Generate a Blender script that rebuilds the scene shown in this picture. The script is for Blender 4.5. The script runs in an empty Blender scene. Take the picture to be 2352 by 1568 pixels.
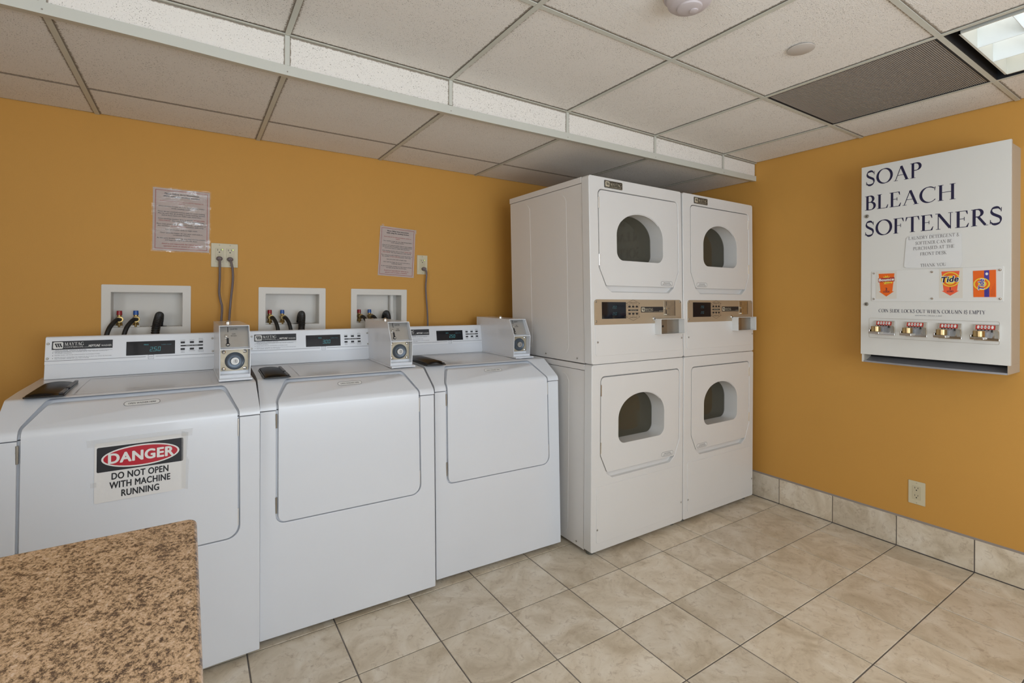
import bpy, bmesh, math, random
from mathutils import Matrix, Vector
random.seed(4)
PI = math.pi
SC = bpy.context.scene
COL = SC.collection

# ------------------------------------------------------------------ camera
cam_d = bpy.data.cameras.new('camera')
cam = bpy.data.objects.new('camera', cam_d); COL.objects.link(cam); SC.camera = cam
YAW, PITCH, ROLL = -0.5751, 0.0010, 0.0061
_cp, _sp = math.cos(PITCH), math.sin(PITCH)
F_ = Vector((-math.sin(YAW) * _cp, math.cos(YAW) * _cp, _sp)); R_ = Vector((math.cos(YAW), math.sin(YAW), 0)); U_ = R_.cross(F_)
r2 = math.cos(ROLL) * R_ + math.sin(ROLL) * U_; u2 = -math.sin(ROLL) * R_ + math.cos(ROLL) * U_
m3 = Matrix((r2, u2, -F_)).transposed()
cam.matrix_world = Matrix.Translation((-0.261, -2.7165, 1.2449)) @ m3.to_4x4()
cam_d.sensor_width = 36.0; cam_d.sensor_fit = 'HORIZONTAL'
cam_d.lens = 1127.73 / 2352 * 36.0
cam_d.shift_x = 0.0; cam_d.shift_y = -96.0 / 2352
cam_d.clip_start = 0.02; cam_d.clip_end = 60

# ------------------------------------------------------------------ world, light, exposure
W = bpy.data.worlds.new('world'); SC.world = W; W.use_nodes = True
bg = W.node_tree.nodes['Background']; bg.inputs[0].default_value = (0.75, 0.85, 1.0, 1); bg.inputs[1].default_value = 1.0
SC.view_settings.view_transform = 'Standard'; SC.view_settings.look = 'None'
SC.view_settings.gamma = 1.0; SC.view_settings.exposure = 0.20; SC.view_settings.use_curve_mapping = False

def area(name, loc, rot, sx, sy, power, col, spread=PI):
    d = bpy.data.lights.new(name, 'AREA'); d.shape = 'RECTANGLE'; d.size = sx; d.size_y = sy
    d.energy = power; d.color = col; d.spread = spread
    o = bpy.data.objects.new(name, d); COL.objects.link(o); o.location = loc; o.rotation_euler = rot
    return o
WIN = (-0.55, 1.75, 0.55, 2.0)         # unseen window added behind the camera for the fill light (x0, x1, z0, z1)
LEFT_SPAN = (-3.9, -2.5, 0.02, 2.0)      # span of the added side fill; the left wall stays solid (y0, y1, z0, z1)
P_WIN, P_LEFT, P_TROFFER = 42.0, 40.0, 1.15
area('window_fill', ((WIN[0] + WIN[1]) / 2, -4.32, (WIN[2] + WIN[3]) / 2), (PI / 2 + 0.40, 0, 0), WIN[1] - WIN[0], WIN[3] - WIN[2], P_WIN, (0.79, 0.895, 1.0))  # fill lamp set in the window, tilted up to brighten the ceiling
area('side_fill', (-2.12, (LEFT_SPAN[0] + LEFT_SPAN[1]) / 2, 1.0), (0, -PI / 2, 0), 1.9, 1.3, P_LEFT, (0.80, 0.90, 1.0))  # added fill lamp just inside the left wall

# ------------------------------------------------------------------ mesh helpers
def NB(): return bmesh.new()
def box(bm, x0, x1, y0, y1, z0, z1, M=None):
    m = Matrix.Translation(((x0 + x1) / 2, (y0 + y1) / 2, (z0 + z1) / 2)) @ Matrix.Diagonal((abs(x1 - x0), abs(y1 - y0), abs(z1 - z0), 1))
    if M is not None: m = M @ m
    bmesh.ops.create_cube(bm, size=1, matrix=m); return bm
def cyl(bm, p0, p1, r, seg=20, r2=None):
    p0 = Vector(p0); p1 = Vector(p1); d = p1 - p0
    q = d.to_track_quat('Z', 'Y').to_matrix().to_4x4()
    bmesh.ops.create_cone(bm, cap_ends=True, segments=seg, radius1=r, radius2=r if r2 is None else r2, depth=d.length,
                          matrix=Matrix.Translation((p0 + p1) / 2) @ q)
    return bm
def ball(bm, c, r, sx=1, sy=1, sz=1, seg=12):
    bmesh.ops.create_uvsphere(bm, u_segments=seg, v_segments=max(6, seg // 2), radius=r,
                              matrix=Matrix.Translation(c) @ Matrix.Diagonal((sx, sy, sz, 1)))
    return bm
def spline(pts, n=8):
    P = [Vector(p) for p in pts]; P = [2 * P[0] - P[1]] + P + [2 * P[-1] - P[-2]]; out = []
    for i in range(1, len(P) - 2):
        a, b, c, d = P[i - 1:i + 3]
        for k in range(n):
            t = k / n
            out.append(0.5 * ((2 * b) + (c - a) * t + (2 * a - 5 * b + 4 * c - d) * t * t + (3 * b - 3 * c + d - a) * t ** 3))
    out.append(P[-2].copy()); return out
def tube(bm, pts, r, seg=10):
    """r: a number or one radius per point"""
    n = len(pts); rs = r if isinstance(r, (list, tuple)) else [r] * n
    up = Vector((0.13, 0.97, 0.2)); rings = []
    for i, p in enumerate(pts):
        p = Vector(p); t = (Vector(pts[min(i + 1, n - 1)]) - Vector(pts[max(i - 1, 0)])).normalized()
        s = t.cross(up)
        if s.length < 1e-4: s = t.cross(Vector((1, 0, 0)))
        s.normalize(); u = s.cross(t).normalized(); up = t.cross(s) * -1 if False else up
        rings.append([bm.verts.new(p + rs[i] * (math.cos(2 * PI * k / seg) * s + math.sin(2 * PI * k / seg) * u)) for k in range(seg)])
    for a, b in zip(rings, rings[1:]):
        for k in range(seg): bm.faces.new((a[k], a[(k + 1) % seg], b[(k + 1) % seg], b[k]))
    bm.faces.new(rings[0][::-1]); bm.faces.new(rings[-1]); return bm
def fillet(pts, rad, n=6):
    """polygon (list of 2-D points) with its corners rounded by rad (number or list)"""
    m = len(pts); out = []
    for i in range(m):
        p = Vector(pts[i]); a = Vector(pts[i - 1]); b = Vector(pts[(i + 1) % m])
        r = rad[i] if isinstance(rad, (list, tuple)) else rad
        if r <= 0: out.append(tuple(p)); continue
        d1 = (a - p); d2 = (b - p); l1, l2 = d1.length, d2.length; d1.normalize(); d2.normalize()
        ang = math.acos(max(-1, min(1, d1.dot(d2))))
        t = min(r / math.tan(ang / 2), l1 * 0.49, l2 * 0.49); rr = t * math.tan(ang / 2)
        bis = (d1 + d2).normalized(); c = p + bis * (rr / math.sin(ang / 2))
        s = p + d1 * t - c; e = p + d2 * t - c
        tot = PI - ang; sign = 1 if s.x * e.y - s.y * e.x > 0 else -1
        for k in range(n + 1):
            an = sign * tot * k / n; ca, sa = math.cos(an), math.sin(an)
            out.append((c.x + s.x * ca - s.y * sa, c.y + s.x * sa + s.y * ca))
    return out
def rrect(x0, x1, z0, z1, r, n=5): return fillet([(x0, z0), (x1, z0), (x1, z1), (x0, z1)], r, n)
def ellipse(cx, cy, rx, ry, n=40): return [(cx + rx * math.cos(2 * PI * k / n), cy + ry * math.sin(2 * PI * k / n)) for k in range(n)]
def prism(bm, poly, y0, y1):
    """outline in (x, z), extruded from y0 to y1"""
    a = [bm.verts.new((x, y0, z)) for x, z in poly]; b = [bm.verts.new((x, y1, z)) for x, z in poly]
    n = len(poly); fs = [bm.faces.new(a), bm.faces.new(b[::-1])]
    for i in range(n): fs.append(bm.faces.new((a[i], b[i], b[(i + 1) % n], a[(i + 1) % n])))
    bmesh.ops.recalc_face_normals(bm, faces=fs); return bm
def prismx(bm, poly, x0, x1):
    """outline in (y, z), extruded along x"""
    a = [bm.verts.new((x0, y, z)) for y, z in poly]; b = [bm.verts.new((x1, y, z)) for y, z in poly]
    n = len(poly); fs = [bm.faces.new(a), bm.faces.new(b[::-1])]
    for i in range(n): fs.append(bm.faces.new((a[i], b[i], b[(i + 1) % n], a[(i + 1) % n])))
    bmesh.ops.recalc_face_normals(bm, faces=fs); return bm
def prismz(bm, poly, z0, z1):
    a = [bm.verts.new((x, y, z0)) for x, y in poly]; b = [bm.verts.new((x, y, z1)) for x, y in poly]
    n = len(poly); fs = [bm.faces.new(a), bm.faces.new(b[::-1])]
    for i in range(n): fs.append(bm.faces.new((a[i], b[i], b[(i + 1) % n], a[(i + 1) % n])))
    bmesh.ops.recalc_face_normals(bm, faces=fs); return bm
def ring(bm, outer, inner, y0, y1):
    """frame between two outlines with the same number of points"""
    n = len(outer); V = []
    for poly, y in ((outer, y0), (inner, y0), (inner, y1), (outer, y1)): V.append([bm.verts.new((x, y, z)) for x, z in poly])
    fs = []
    for s in range(4):
        A, Bv = V[s], V[(s + 1) % 4]
        for i in range(n): fs.append(bm.faces.new((A[i], A[(i + 1) % n], Bv[(i + 1) % n], Bv[i])))
    bmesh.ops.recalc_face_normals(bm, faces=fs); return bm
def lathe(bm, prof, M, seg=28):
    """prof: (radius, height) pairs about the local z of M"""
    rings = []
    for r, h in prof:
        rings.append([bm.verts.new(M @ Vector((max(r, 1e-5) * math.cos(2 * PI * k / seg), max(r, 1e-5) * math.sin(2 * PI * k / seg), h))) for k in range(seg)])
    for a, b in zip(rings, rings[1:]):
        for k in range(seg): bm.faces.new((a[k], a[(k + 1) % seg], b[(k + 1) % seg], b[k]))
    return bm
OUT = Matrix.Rotation(PI / 2, 4, 'X')      # lathe axis pointing out of a wall (towards -y)
def at(x, y, z): return Matrix.Translation((x, y, z))

def mesh_of(bm):
    me = bpy.data.meshes.new('mesh'); bm.to_mesh(me); bm.free(); return me
def obj(name, bm, mat, parent=None, bevel=0, seg=2, smooth=True, xf=None, ang=40, loc=None):
    if isinstance(bm, bmesh.types.BMesh):
        if xf:
            for v in bm.verts: v.co = xf(v.co)
        me = mesh_of(bm)
    else: me = bm
    me.name = name
    if not me.materials: me.materials.append(mat)
    o = bpy.data.objects.new(name, me); COL.objects.link(o)
    if parent: o.parent = parent
    if loc: o.location = loc
    if bevel:
        me.shade_smooth()
        b = o.modifiers.new('bevel', 'BEVEL'); b.width = bevel; b.segments = seg; b.limit_method = 'ANGLE'
        b.angle_limit = math.radians(ang); b.harden_normals = True; b.miter_outer = 'MITER_ARC'
    elif smooth:
        me.shade_smooth(); me.set_sharp_from_angle(angle=math.radians(35))
    return o
def boolean(a, b, op='DIFFERENCE'):
    ma, mb = mesh_of(a), mesh_of(b)
    oa = bpy.data.objects.new('_a', ma); ob = bpy.data.objects.new('_b', mb); COL.objects.link(oa); COL.objects.link(ob)
    m = oa.modifiers.new('b', 'BOOLEAN'); m.object = ob; m.operation = op; m.solver = 'EXACT'
    dg = bpy.context.evaluated_depsgraph_get(); dg.update()
    me = bpy.data.meshes.new_from_object(oa.evaluated_get(dg))
    bpy.data.objects.remove(oa); bpy.data.objects.remove(ob); bpy.data.meshes.remove(ma); bpy.data.meshes.remove(mb)
    bm = bmesh.new(); bm.from_mesh(me); bpy.data.meshes.remove(me)
    bmesh.ops.remove_doubles(bm, verts=bm.verts, dist=1e-5); bmesh.ops.dissolve_limit(bm, angle_limit=0.01, verts=bm.verts, edges=bm.edges)
    return bm
def thing(name, label, cat, loc=(0, 0, 0), rz=0, group=None, rx=0, ry=0):
    o = bpy.data.objects.new(name, None); COL.objects.link(o); o.empty_display_size = 0.05
    o.location = loc; o.rotation_euler = (rx, ry, rz); o['label'] = label; o['category'] = cat
    if group: o['group'] = group
    return o
def tag(o, label, cat, group=None):
    o['label'] = label; o['category'] = cat
    if group: o['group'] = group
    return o
def struct(o): o['kind'] = 'structure'; return o
def copy_tree(o, parent=None):
    c = o.copy(); COL.objects.link(c); c.parent = parent
    for ch in list(o.children): copy_tree(ch, c)
    return c
def find(o, name):
    for c in o.children:
        if c.name.split('.')[0] == name: return c
        r = find(c, name)
        if r: return r

# ------------------------------------------------------------------ materials
def mat(name, col, rough=0.5, metal=0.0, coat=0.0, emit=None, es=0, alpha=1, spec=0.5, bump=None, var=None, trans=0):
    m = bpy.data.materials.new(name); m.use_nodes = True; nt = m.node_tree; p = nt.nodes['Principled BSDF']
    p.inputs['Base Color'].default_value = (*col, 1); p.inputs['Roughness'].default_value = rough; p.inputs['Metallic'].default_value = metal
    p.inputs['Coat Weight'].default_value = coat; p.inputs['Coat Roughness'].default_value = 0.08
    p.inputs['Specular IOR Level'].default_value = spec; p.inputs['Alpha'].default_value = alpha
    p.inputs['Transmission Weight'].default_value = trans
    if emit: p.inputs['Emission Color'].default_value = (*emit, 1); p.inputs['Emission Strength'].default_value = es
    tc = nt.nodes.new('ShaderNodeTexCoord')
    if bump:
        sc, st, dist = bump; n = nt.nodes.new('ShaderNodeTexNoise'); n.inputs['Scale'].default_value = sc; n.inputs['Detail'].default_value = 3
        b = nt.nodes.new('ShaderNodeBump'); b.inputs['Strength'].default_value = st; b.inputs['Distance'].default_value = dist
        nt.links.new(tc.outputs['Object'], n.inputs['Vector']); nt.links.new(n.outputs['Fac'], b.inputs['Height']); nt.links.new(b.outputs['Normal'], p.inputs['Normal'])
    if var:
        sc, amt = var; n = nt.nodes.new('ShaderNodeTexNoise'); n.inputs['Scale'].default_value = sc; n.inputs['Detail'].default_value = 4
        r = nt.nodes.new('ShaderNodeValToRGB'); r.color_ramp.elements[0].position = 0.3; r.color_ramp.elements[1].position = 0.7
        r.color_ramp.elements[0].color = (*[c * (1 - amt) for c in col], 1); r.color_ramp.elements[1].color = (*[min(1, c * (1 + amt)) for c in col], 1)
        nt.links.new(tc.outputs['Object'], n.inputs['Vector']); nt.links.new(n.outputs['Fac'], r.inputs['Fac']); nt.links.new(r.outputs['Color'], p.inputs['Base Color'])
    return m
def nodes(m): return m.node_tree.nodes, m.node_tree.links, m.node_tree.nodes['Principled BSDF']

ENAMEL = mat('white enamel', (0.735, 0.755, 0.795), 0.28, coat=0.35, bump=(900, 0.04, 0.001), var=(3.0, 0.012))
ENAMEL_D = mat('dryer enamel', (0.745, 0.735, 0.72), 0.36, coat=0.2, bump=(900, 0.04, 0.001), var=(3.0, 0.012))
CABSIDE = mat('cabinet side enamel', (0.76, 0.735, 0.71), 0.4, coat=0.1)
WALLM = mat('ochre wall paint', (0.61, 0.313, 0.068), 0.6, spec=0.3, bump=(260, 0.12, 0.002), var=(1.3, 0.03))
BLACKP = mat('black plastic', (0.012, 0.011, 0.011), 0.28)
RUBBER = mat('black rubber', (0.012, 0.012, 0.012), 0.38)
GREYCORD = mat('grey cord', (0.16, 0.125, 0.125), 0.5)
LOCKM = mat('satin lock metal', (0.42, 0.40, 0.37), 0.38, 0.75)
CHROME = mat('chrome', (0.75, 0.74, 0.72), 0.16, 1.0)
STEEL = mat('brushed steel', (0.56, 0.545, 0.52), 0.38, 0.85, bump=(400, 0.08, 0.001))
DULLM = mat('dull steel', (0.42, 0.40, 0.36), 0.4, 1.0)
BRASSY = mat('yellowed plate', (0.42, 0.36, 0.26), 0.42, 0.45, var=(25, 0.15))
BRASS = mat('brass', (0.44, 0.31, 0.12), 0.36, 1.0, var=(40, 0.3))
GOLD = mat('gold anodised', (0.46, 0.33, 0.16), 0.28, 0.9)
DARKHOLE = mat('dark void', (0.01, 0.01, 0.012), 0.7)
LOCKBLUE = mat('blued steel', (0.075, 0.095, 0.12), 0.3, 0.3)
IVORY = mat('ivory plastic', (0.62, 0.55, 0.38), 0.38)
IVORYR = mat('ivory receptacle', (0.56, 0.49, 0.33), 0.35)
LED = mat('green led', (0.6, 0.8, 0.1), 0.4, emit=(0.55, 0.9, 0.12), es=0.9)
WHITEPL = mat('white plastic box', (0.70, 0.665, 0.61), 0.42)
PIPEW = mat('white pipe', (0.68, 0.66, 0.62), 0.4)
REDK = mat('red knob', (0.33, 0.012, 0.018), 0.3)
BLUEK = mat('blue knob', (0.012, 0.09, 0.36), 0.3)
FACEPL = mat('console faceplate', (0.77, 0.785, 0.82), 0.33, 0.12)
INK = mat('black ink', (0.016, 0.016, 0.02), 0.5)
INKG = mat('grey ink', (0.16, 0.16, 0.18), 0.5)
NAVY = mat('navy lettering', (0.010, 0.008, 0.045), 0.45)
WHITEI = mat('white print', (0.80, 0.79, 0.76), 0.5)
CREAMI = mat('cream print', (0.66, 0.60, 0.46), 0.5)
REDI = mat('red print', (0.40, 0.045, 0.03), 0.5)
DANGR = mat('danger red', (0.50, 0.018, 0.035), 0.35)
PAPER = mat('notice paper', (0.82, 0.71, 0.66), 0.55)
PAPERW = mat('white paper', (0.76, 0.745, 0.73), 0.55, bump=(18, 0.5, 0.004))
LABELW = mat('sticker white', (0.76, 0.76, 0.75), 0.45)
SCREEN = mat('display glass', (0.006, 0.007, 0.012), 0.05, spec=0.35)
TEAL = mat('teal digits', (0.05, 0.25, 0.28), 0.5, emit=(0.08, 0.42, 0.46), es=0.32)
TEALD = mat('dim teal', (0.03, 0.10, 0.12), 0.5, emit=(0.04, 0.16, 0.19), es=0.3)
GOLDPANEL = mat('champagne panel', (0.50, 0.405, 0.29), 0.42, 0.45)
DARKBADGE = mat('badge black', (0.022, 0.018, 0.015), 0.3)
DISPW = mat('dispenser white', (0.73, 0.71, 0.665), 0.45, bump=(700, 0.05, 0.001))
DISPSIDE = mat('wall-toned dispenser side', (0.50, 0.44, 0.36), 0.5)  # wall reflection and shade put into the side's colour
TRAYG = mat('tray grey', (0.33, 0.33, 0.35), 0.4, 0.3)
ORANGE = mat('orange print', (0.83, 0.135, 0.01), 0.4)
ORANGE2 = mat('coral print', (0.86, 0.12, 0.045), 0.4)
YELLOW = mat('yellow print', (0.85, 0.60, 0.05), 0.4)
PURPLE = mat('blue violet print', (0.07, 0.05, 0.32), 0.4)
CARD = mat('product card', (0.70, 0.65, 0.57), 0.5)
SLIDERED = mat('slide red', (0.55, 0.045, 0.03), 0.4)
GREYBL = mat('grey slide block', (0.36, 0.38, 0.42), 0.45, 0.4)
GRIDM = mat('grid metal', (0.60, 0.595, 0.52), 0.42)
TRIMM = mat('trim metal', (0.60, 0.60, 0.54), 0.4)
GRILLE = mat('grille metal', (0.36, 0.32, 0.28), 0.5)
DETECT = mat('detector plastic', (0.56, 0.50, 0.50), 0.5)
COVER = mat('cover plate', (0.56, 0.51, 0.46), 0.5)
REFLECT = mat('louver white', (0.78, 0.83, 0.84), 0.3)
TUBEM = mat('lamp diffuser', (0.9, 0.9, 0.9), 0.4, emit=(1.0, 0.985, 0.94), es=P_TROFFER)
TUBEB = mat('bright lamp diffuser', (0.9, 0.9, 0.9), 0.4, emit=(1.0, 0.985, 0.94), es=7.0)
GROUT = mat('grout', (0.155, 0.135, 0.12), 0.85, var=(12, 0.3))
CAULK = mat('caulk', (0.30, 0.26, 0.235), 0.7)
GASKET = mat('grey gasket', (0.40, 0.47, 0.52), 0.5)
CREASE = mat('pressed crease', (0.60, 0.56, 0.52), 0.5)
FOOTM = mat('rubber foot', (0.12, 0.12, 0.10), 0.6)
OTHERWALL = mat('plain wall paint', (0.62, 0.50, 0.33), 0.6)
WOODCAB = mat('laminate cabinet', (0.42, 0.34, 0.26), 0.5)
PLENUM = mat('plenum dark', (0.05, 0.045, 0.04), 0.9)
GLASSP = mat('window glass', (1, 1, 1), 0.02, trans=1)

def tile_mat():
    m = mat('stone tile', (0.5, 0.42, 0.32), 0.36); N, L, p = nodes(m)
    tc = N.new('ShaderNodeTexCoord'); oi = N.new('ShaderNodeObjectInfo')
    ad = N.new('ShaderNodeVectorMath'); ad.operation = 'MULTIPLY_ADD'
    cx = N.new('ShaderNodeCombineXYZ'); mu = N.new('ShaderNodeMath'); mu.operation = 'MULTIPLY'; mu.inputs[1].default_value = 37.0
    L.new(oi.outputs['Random'], mu.inputs[0]); [L.new(mu.outputs[0], cx.inputs[i]) for i in range(3)]
    ad.inputs[1].default_value = (1, 1, 1); L.new(tc.outputs['Object'], ad.inputs[0]); L.new(cx.outputs[0], ad.inputs[2])
    n1 = N.new('ShaderNodeTexNoise'); n1.inputs['Scale'].default_value = 5.5; n1.inputs['Detail'].default_value = 7; n1.inputs['Roughness'].default_value = 0.62; n1.inputs['Distortion'].default_value = 1.1
    n2 = N.new('ShaderNodeTexNoise'); n2.inputs['Scale'].default_value = 33; n2.inputs['Detail'].default_value = 9; n2.inputs['Roughness'].default_value = 0.75; n2.inputs['Distortion'].default_value = 0.8
    for n in (n1, n2): L.new(ad.outputs[0], n.inputs['Vector'])
    r1 = N.new('ShaderNodeValToRGB'); e = r1.color_ramp.elements
    e[0].position = 0.34; e[0].color = (0.55, 0.455, 0.325, 1); e[1].position = 0.66; e[1].color = (0.80, 0.72, 0.60, 1)
    k = e.new(0.5); k.color = (0.70, 0.605, 0.47, 1)
    L.new(n1.outputs['Fac'], r1.inputs['Fac'])
    r2 = N.new('ShaderNodeValToRGB'); e = r2.color_ramp.elements
    e[0].position = 0.53; e[0].color = (0, 0, 0, 1); e[1].position = 0.68; e[1].color = (1, 1, 1, 1); L.new(n2.outputs['Fac'], r2.inputs['Fac'])
    mx = N.new('ShaderNodeMix'); mx.data_type = 'RGBA'; mf = N.new('ShaderNodeMath'); mf.operation = 'MULTIPLY'; mf.inputs[1].default_value = 0.68
    L.new(r2.outputs['Color'], mf.inputs[0]); L.new(mf.outputs[0], mx.inputs[0]); L.new(r1.outputs['Color'], mx.inputs[6]); mx.inputs[7].default_value = (0.40, 0.30, 0.20, 1)
    hv = N.new('ShaderNodeHueSaturation'); mr = N.new('ShaderNodeMapRange'); mr.inputs[3].default_value = 0.90; mr.inputs[4].default_value = 1.06
    L.new(oi.outputs['Random'], mr.inputs[0]); L.new(mr.outputs[0], hv.inputs['Value']); L.new(mx.outputs[2], hv.inputs['Color']); L.new(hv.outputs['Color'], p.inputs['Base Color'])
    b = N.new('ShaderNodeBump'); b.inputs['Strength'].default_value = 0.22; b.inputs['Distance'].default_value = 0.002; L.new(n2.outputs['Fac'], b.inputs['Height']); L.new(b.outputs['Normal'], p.inputs['Normal'])
    return m
STONE = tile_mat()
def ceil_mat(axes):
    m = mat('acoustic tile', (0.86, 0.82, 0.765), 0.9, spec=0.2); N, L, p = nodes(m)
    tc = N.new('ShaderNodeTexCoord'); oi = N.new('ShaderNodeObjectInfo'); ad = N.new('ShaderNodeVectorMath'); ad.operation = 'MULTIPLY_ADD'
    cx = N.new('ShaderNodeCombineXYZ'); mu = N.new('ShaderNodeMath'); mu.operation = 'MULTIPLY'; mu.inputs[1].default_value = 23.0
    L.new(oi.outputs['Random'], mu.inputs[0]); [L.new(mu.outputs[0], cx.inputs[i]) for i in range(3)]
    ad.inputs[1].default_value = (1, 1, 1); L.new(tc.outputs['Object'], ad.inputs[0]); L.new(cx.outputs[0], ad.inputs[2])
    n = N.new('ShaderNodeTexNoise'); n.inputs['Scale'].default_value = 300; n.inputs['Detail'].default_value = 2; n.inputs['Roughness'].default_value = 0.55
    n3 = N.new('ShaderNodeTexNoise'); n3.inputs['Scale'].default_value = 9; n3.inputs['Detail'].default_value = 3
    wv = N.new('ShaderNodeTexNoise'); wv.inputs['Scale'].default_value = 5; wv.inputs['Detail'].default_value = 4; wv.inputs['Distortion'].default_value = 2.2
    mp = N.new('ShaderNodeMapping'); mp.inputs['Scale'].default_value = (0.5, 3.5, 1); mp.inputs['Rotation'].default_value = (0, 0, 0.35)
    L.new(ad.outputs[0], mp.inputs[0]); L.new(mp.outputs[0], wv.inputs['Vector'])
    for q in (n, n3): L.new(ad.outputs[0], q.inputs['Vector'])
    dn = N.new('ShaderNodeMath'); dn.operation = 'MULTIPLY_ADD'; dn.inputs[1].default_value = 0.13; L.new(n3.outputs['Fac'], dn.inputs[0]); L.new(n.outputs['Fac'], dn.inputs[2])
    r = N.new('ShaderNodeValToRGB'); e = r.color_ramp.elements
    e[0].position = 0.375; e[0].color = (0.30, 0.265, 0.225, 1); e[1].position = 0.44; e[1].color = (0.86, 0.82, 0.765, 1)
    L.new(dn.outputs[0], r.inputs['Fac'])
    # crumbled tile edges, their edge shadow painted in as a dark rim
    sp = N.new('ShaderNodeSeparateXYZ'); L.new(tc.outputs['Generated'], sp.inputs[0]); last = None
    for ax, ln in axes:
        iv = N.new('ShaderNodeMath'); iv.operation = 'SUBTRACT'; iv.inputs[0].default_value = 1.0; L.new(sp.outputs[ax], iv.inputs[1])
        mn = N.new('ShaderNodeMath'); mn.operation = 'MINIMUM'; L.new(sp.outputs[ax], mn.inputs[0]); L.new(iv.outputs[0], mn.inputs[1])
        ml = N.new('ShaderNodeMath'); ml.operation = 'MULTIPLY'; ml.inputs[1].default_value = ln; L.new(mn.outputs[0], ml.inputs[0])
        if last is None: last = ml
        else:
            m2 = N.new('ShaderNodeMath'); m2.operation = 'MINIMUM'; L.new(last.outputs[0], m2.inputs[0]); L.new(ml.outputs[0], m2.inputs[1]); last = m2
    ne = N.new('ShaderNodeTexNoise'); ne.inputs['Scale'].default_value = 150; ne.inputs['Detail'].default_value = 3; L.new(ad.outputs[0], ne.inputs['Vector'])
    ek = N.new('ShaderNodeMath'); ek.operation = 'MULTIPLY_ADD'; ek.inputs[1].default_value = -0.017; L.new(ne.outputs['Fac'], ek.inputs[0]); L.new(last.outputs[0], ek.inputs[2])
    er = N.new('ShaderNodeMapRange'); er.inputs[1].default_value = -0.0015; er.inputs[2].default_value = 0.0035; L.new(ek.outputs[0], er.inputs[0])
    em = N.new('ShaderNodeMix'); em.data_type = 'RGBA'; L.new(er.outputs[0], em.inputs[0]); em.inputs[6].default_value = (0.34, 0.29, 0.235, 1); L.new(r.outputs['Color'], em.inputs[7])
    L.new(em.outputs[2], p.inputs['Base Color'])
    # pressed wavy fissures
    rw = N.new('ShaderNodeValToRGB'); e = rw.color_ramp.elements; e[0].position = 0.485; e[0].color = (0, 0, 0, 1); e[1].position = 0.515; e[1].color = (0, 0, 0, 1); k = e.new(0.5); k.color = (1, 1, 1, 1)
    L.new(wv.outputs['Fac'], rw.inputs['Fac'])
    gate = N.new('ShaderNodeValToRGB'); gate.color_ramp.elements[0].position = 0.56; gate.color_ramp.elements[1].position = 0.62; L.new(n3.outputs['Fac'], gate.inputs['Fac'])
    g2 = N.new('ShaderNodeMath'); g2.operation = 'MULTIPLY'; L.new(rw.outputs['Color'], g2.inputs[0]); L.new(gate.outputs['Color'], g2.inputs[1])
    sm = N.new('ShaderNodeMath'); sm.operation = 'MULTIPLY_ADD'; sm.inputs[1].default_value = 0.5; L.new(g2.outputs[0], sm.inputs[0]); L.new(n.outputs['Fac'], sm.inputs[2])
    b = N.new('ShaderNodeBump'); b.inputs['Strength'].default_value = 0.5; b.inputs['Distance'].default_value = 0.0035; L.new(sm.outputs[0], b.inputs['Height']); L.new(b.outputs['Normal'], p.inputs['Normal'])
    return m
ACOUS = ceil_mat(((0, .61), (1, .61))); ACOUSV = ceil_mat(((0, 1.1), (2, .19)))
def granite_mat():
    m = mat('speckled laminate', (0.4, 0.28, 0.17), 0.33); N, L, p = nodes(m)
    tc = N.new('ShaderNodeTexCoord'); mp = N.new('ShaderNodeMapping'); mp.inputs['Scale'].default_value = (1.4, 0.95, 1); mp.inputs['Rotation'].default_value = (0, 0, 0.5); L.new(tc.outputs['Object'], mp.inputs[0])
    def no(s, d, r, di=0):
        n = N.new('ShaderNodeTexNoise'); n.inputs['Scale'].default_value = s; n.inputs['Detail'].default_value = d; n.inputs['Roughness'].default_value = r; n.inputs['Distortion'].default_value = di; L.new(mp.outputs[0], n.inputs['Vector']); return n
    a = no(84, 9, 0.85, 0.25); c = no(190, 5, 0.7); a2 = no(150, 6, 0.8); d = no(30, 4, 0.6, 0.4)
    s = N.new('ShaderNodeMath'); s.operation = 'MULTIPLY_ADD'; s.inputs[1].default_value = 0.22; L.new(d.outputs['Fac'], s.inputs[0]); s1 = N.new('ShaderNodeMath'); s1.operation = 'MULTIPLY_ADD'; s1.inputs[1].default_value = 0.62; s0 = N.new('ShaderNodeMath'); s0.operation = 'MULTIPLY'; s0.inputs[1].default_value = 0.5; L.new(a.outputs['Fac'], s0.inputs[0]); L.new(a2.outputs['Fac'], s1.inputs[0]); L.new(s0.outputs[0], s1.inputs[2]); L.new(s1.outputs[0], s.inputs[2])
    r = N.new('ShaderNodeValToRGB'); e = r.color_ramp.elements
    e[0].position = 0.590; e[0].color = (0.085, 0.052, 0.038, 1); e[1].position = 0.80; e[1].color = (0.70, 0.56, 0.43, 1)
    for pos, cc in ((0.622, (0.17, 0.115, 0.075, 1)), (0.652, (0.33, 0.215, 0.125, 1)), (0.690, (0.53, 0.36, 0.215, 1)), (0.735, (0.60, 0.41, 0.27, 1))):
        k = e.new(pos); k.color = cc
    L.new(s.outputs[0], r.inputs['Fac'])
    v = N.new('ShaderNodeValToRGB'); v.color_ramp.elements[0].position = 0.60; v.color_ramp.elements[1].position = 0.68; L.new(c.outputs['Fac'], v.inputs['Fac'])
    mx = N.new('ShaderNodeMix'); mx.data_type = 'RGBA'; mf = N.new('ShaderNodeMath'); mf.operation = 'MULTIPLY'; mf.inputs[1].default_value = 0.7; L.new(v.outputs['Color'], mf.inputs[0]); L.new(mf.outputs[0], mx.inputs[0])
    L.new(r.outputs['Color'], mx.inputs[6]); mx.inputs[7].default_value = (0.16, 0.10, 0.075, 1); L.new(mx.outputs[2], p.inputs['Base Color'])
    return m
GRANITE = granite_mat()
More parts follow.
